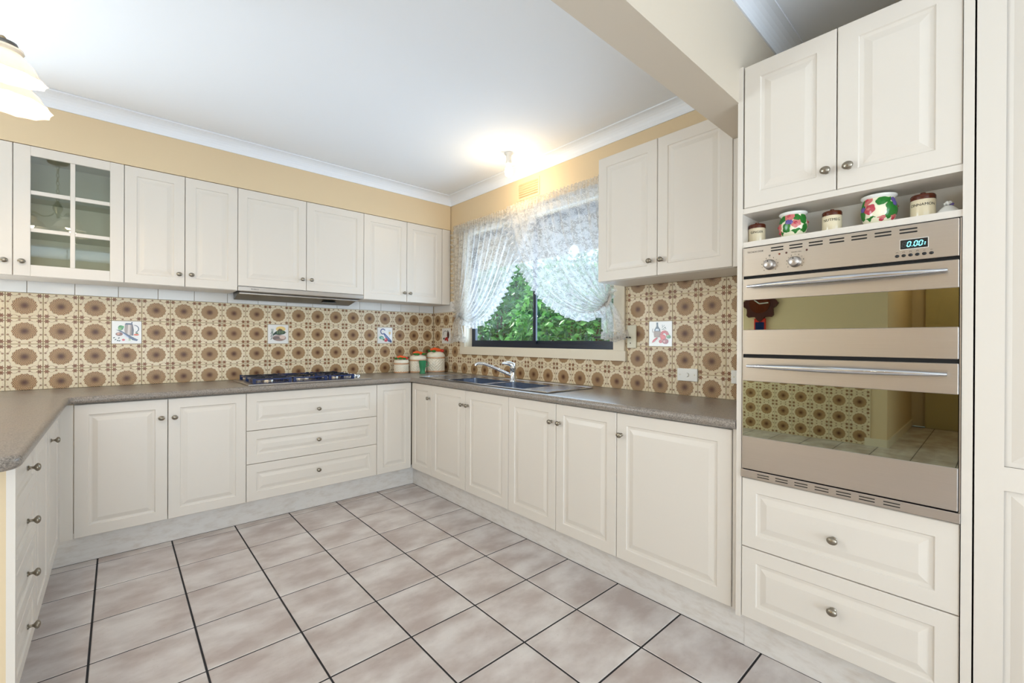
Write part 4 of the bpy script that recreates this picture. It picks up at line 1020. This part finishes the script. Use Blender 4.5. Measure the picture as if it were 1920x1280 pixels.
def pot(label, y, R, H, seed):
    r = thing('floral_pot', label, 'pot', (NX+.005, y, NZ), -PI/2, 'hand-painted floral cachepots')
    pf = [(0, 0), (R*.62, 0), (R*.80, H*.08), (R*.97, H*.35), (R*.99, H*.5), (R*.93, H*.72), (R*.84, H*.86), (R*.86, H*.90), (R*.97, H*.95), (R*.97, H), (R*.86, H), (R*.80, H*.88), (R*.9, H*.5), (R*.7, H*.1), (0, H*.08)]
    MB().lathe(pf, 40).build('body', M['potcream'], r, 60)
    MB().lathe([(R*.85, H*.89), (R*.99, H*.945), (R*1.0, H*.99), (R*.96, H*1.005), (R*.85, H*1.0)], 40).build('rim', M['glaze_white'], r, 60)
    def rad(z):
        z /= H
        return R*(.64+(.99-.64)*math.sin(min(1, max(0, z)/.5)*PI/2) if z < .5 else .99-.15*((z-.5)/.36)**1.6)
    rnd = random.Random(seed)
    def patch(name, mat, a, zf, w, h, rot, shape, lift=.0025):
        n = 22; vs = [(0.0, 0.0)]; 
        for i in range(n):
            t = 2*PI*i/n; rr = shape(t); px, pz = rr*math.cos(t)*w, rr*math.sin(t)*h
            vs.append((px*math.cos(rot)-pz*math.sin(rot), px*math.sin(rot)+pz*math.cos(rot)))
        P3 = []
        for i, (px, pz) in enumerate(vs):
            z = zf*H+pz; R_ = rad(z)+(lift*1.6 if i == 0 else lift*.6); aa = a+px/max(.02, rad(z))
            P3.append((R_*math.sin(aa), -R_*math.cos(aa), z))
        inner = []
        for i, (px, pz) in enumerate(vs[1:]):
            z = zf*H+pz; R_ = rad(z)-.001; aa = a+px/max(.02, rad(z)); inner.append((R_*math.sin(aa), -R_*math.cos(aa), z))
        b = MB(); m0 = len(P3)
        b.add(P3+inner, [(0, 1+i, 1+(i+1) % n) for i in range(n)]+[(1+i, m0+i, m0+(i+1) % n, 1+(i+1) % n) for i in range(n)]); return b.build(name, mat, r, 50)
    leaf = lambda t: .55+.45*abs(math.cos(t))**.7*(1 if math.cos(t) > 0 else .8)+.05*math.cos(7*t)
    flw = lambda t: .92+.08*math.cos(5*t)
    S_ = R/.05
    if seed == 1:
        L = [(-.75,.72,.5),(.55,.75,2.3),(1.15,.7,1.2),(-.25,.35,1.4),(.45,.18,.2),(-.75,.14,2.6),(1.2,.28,1.3),(-1.5,.5,.4),(2.4,.5,1.0),(3.2,.4,2.0)]
        F = [(.0,.80,'pink'),(.48,.52,'pink'),(-1.0,.45,'pink'),(-1.05,.22,'pink'),(2.0,.6,'pink')]; V = [(.08,.58),(-.12,.6)]
    else:
        L = [(-1.0,.72,1.8),(.42,.78,.5),(.85,.48,1.7),(-1.05,.3,1.2),(-.45,.13,.2),(.75,.22,1.0),(1.35,.5,1.6),(2.4,.5,.4),(3.2,.4,2.0)]
        F = [(-.62,.83,'pink'),(-.38,.52,'rose'),(.35,.12,'pink'),(1.2,.15,'pink'),(2.0,.6,'rose')]; V = [(1.1,.78),(1.15,.66),(-.85,.56)]
    for a, z, ro in L:
        patch('leaf', M['leafgreen'], a, z, .025*S_, .020*S_, ro, leaf, .0018)
    for a, z, c_ in F:
        patch('flower', M[c_], a, z, .0195*S_, .017*S_, rnd.random(), flw, .002); patch('petal', M['rose' if c_ == 'pink' else 'pink'], a-.05, z+.02, .007*S_, .006*S_, 0, flw, .004)
    for a, z in V: patch('violet', M['violet'], a, z, .009*S_, .010*S_, 0, flw, .004)
pot('smaller floral cachepot with pink fruit and leaves, left in the niche', -3.3025, .0450, .094, 1)
pot('larger floral cachepot with red rose and leaves, right in the niche', -3.5475, .0470, .098, 2)
ld = thing('ceramic_lid', 'white ceramic lid with a knotted flower knob at the niche end', 'lid', (NX, -3.7095, NZ), -PI/2)
MB().lathe([(.029, 0), (.0305, .004), (.026, .012), (.016, .024), (.010, .030), (0, .032)], 28).build('dome', M['glaze_white'], ld, 60)
rnd = random.Random(4)
for i in range(9):
    a = i*2.4; q = .0015*i**.8; MB().ell((.0085*math.cos(a)*(1-i/14), .0085*math.sin(a)*(1-i/14), .034+.0009*i), (.0045, .0045, .004), 8, 6).build('petal', M['glaze_white' if i % 3 else 'violet'], ld, True)

# ------------------------------------------------------------------ clock on the far dining wall (mirrored in the oven glass)
ck = thing('wall_clock', 'ornate dark red wall clock with pendulum box, mirrored in the upper oven', 'clock', (-5.358, -1.62, 1.72), PI/2)
pts = []
for i in range(36):
    a = 2*PI*i/36; rr = .2*(1+.13*math.cos(8*a)); pts.append((rr*math.cos(a), rr*1.1*math.sin(a)))
MB().prism(pts, -.04, 0).build('case', M['wood_dark'], ck)
MB().prism([(.13*math.cos(2*PI*i/24), .13*math.sin(2*PI*i/24)) for i in range(24)], -.046, -.04).build('dial', M['stone_brown'], ck)
for a, L in ((.9, .08), (-1.5, .11)): MB().box(-.005, .005, -.05, -.046, 0, L).build('hand', M['white'], ck, False, (0, 0, 0), (0, a, 0))
MB().box(-.07, .07, -.03, 0, -.46, -.2).build('pendulum_box', M['tomato'], ck); MB().box(-.055, .055, -.034, -.03, -.44, -.25).build('pendulum_pane', M['enamel'], ck)

# ------------------------------------------------------------------ outside the kitchen window
struct(box('ground_garden', M['soil'], None, .3, 9, -6, 9, -.3, -.2))
fn = thing('garden_fence', 'pale paling fence behind the shrubs outside the window', 'fence', (3.6, -2, -.2))
for i in range(60): MB().box(0, .02, i*.15, i*.15+.14, 0, 2.0).build('paling', M['fence'], fn)
aw = thing('window_awning', 'beige canvas awning outside the top of the window', 'awning', (.13, 0, 0))
MB().add([(0,-2.5,2.5),(0,.3,2.5),(.30,.3,2.28),(.30,-2.5,2.28),(0,-2.5,2.485),(0,.3,2.485),(.30,.3,2.265),(.30,-2.5,2.265)], [(0,1,2,3),(4,5,6,7),(0,1,5,4),(1,2,6,5),(2,3,7,6),(3,0,4,7)]).build('canopy', M['beige_canvas'], aw)
pv = [(-2.5, 2.275), (-2.5, 1.925)]
for yc in (-2.45, -1.47, -.43):
    for i in range(11):
        a = PI-PI*i/10; y = yc+.062*math.cos(a)
        if y > -2.5: pv.append((y, 1.925+.07*math.sin(a)))
pv += [(.3, 1.925), (.3, 2.275)]
MB().prism(pv, 0, .012, Matrix.Translation((.30, 0, 0)) @ Matrix.Rotation(PI/2, 4, 'Z')).build('valance', M['beige_canvas'], aw)
def shrub(label, x, y, hx, hy, h, n, seed, sz):
    r = thing('garden_shrub', label, 'shrub', (x, y, -.2), 0, 'shrubs outside the kitchen window')
    rnd = random.Random(seed); b = MB()
    for i in range(9):
        a = rnd.random()*2*PI; q = .25+.5*rnd.random()
        b.tube([(0.1*math.cos(a), .1*math.sin(a), 0), (.5*q*hx*math.cos(a), .5*q*hy*math.sin(a), h*.4), (q*hx*math.cos(a), q*hy*math.sin(a), h*.9)], [.03, .018, .006], 6)
    b.build('branches', M['bark'], r)
    vs = []; fs = []
    for i in range(n):
        while True:
            p = Vector((rnd.uniform(-1, 1), rnd.uniform(-1, 1), rnd.uniform(0, 1)))
            q = (p.x**2+p.y**2)+max(0, (p.z-.6)/.4)**2
            if .35 < q < 1 or (q <= .35 and rnd.random() < .25): break
        c = Vector((p.x*hx, p.y*hy, p.z*h)); d = Vector((rnd.gauss(0, 1), rnd.gauss(0, 1), rnd.gauss(-.5, .7))).normalized()
        s_ = d.cross(Vector((rnd.gauss(0, 1), rnd.gauss(0, 1), rnd.gauss(0, 1)))).normalized(); L = sz*rnd.uniform(.8, 1.5); w = L*.24; nn = d.cross(s_)*w*.35
        o = len(vs); vs += [c, c+d*L*.45+s_*w+nn, c+d*L, c+d*L*.45-s_*w+nn]; fs += [(o, o+1, o+2), (o, o+2, o+3)]
    me = bpy.data.meshes.new('foliage'); me.from_pydata([tuple(v) for v in vs], [], fs); me.materials.append(M['leaf'])
    o = obj('foliage', me, r); o['kind'] = 'stuff'
shrub('leafy green shrub filling the left window pane', 1.75, 1.15, .75, .82, 2.75, 9000, 1, .085)
shrub('leafy green shrub filling the right window pane', 1.55, -.5, .75, .76, 2.35, 9000, 2, .08)
shrub('taller green shrub behind the others by the fence', 3.05, 1.0, .42, 1.7, 2.9, 6500, 3, .09)
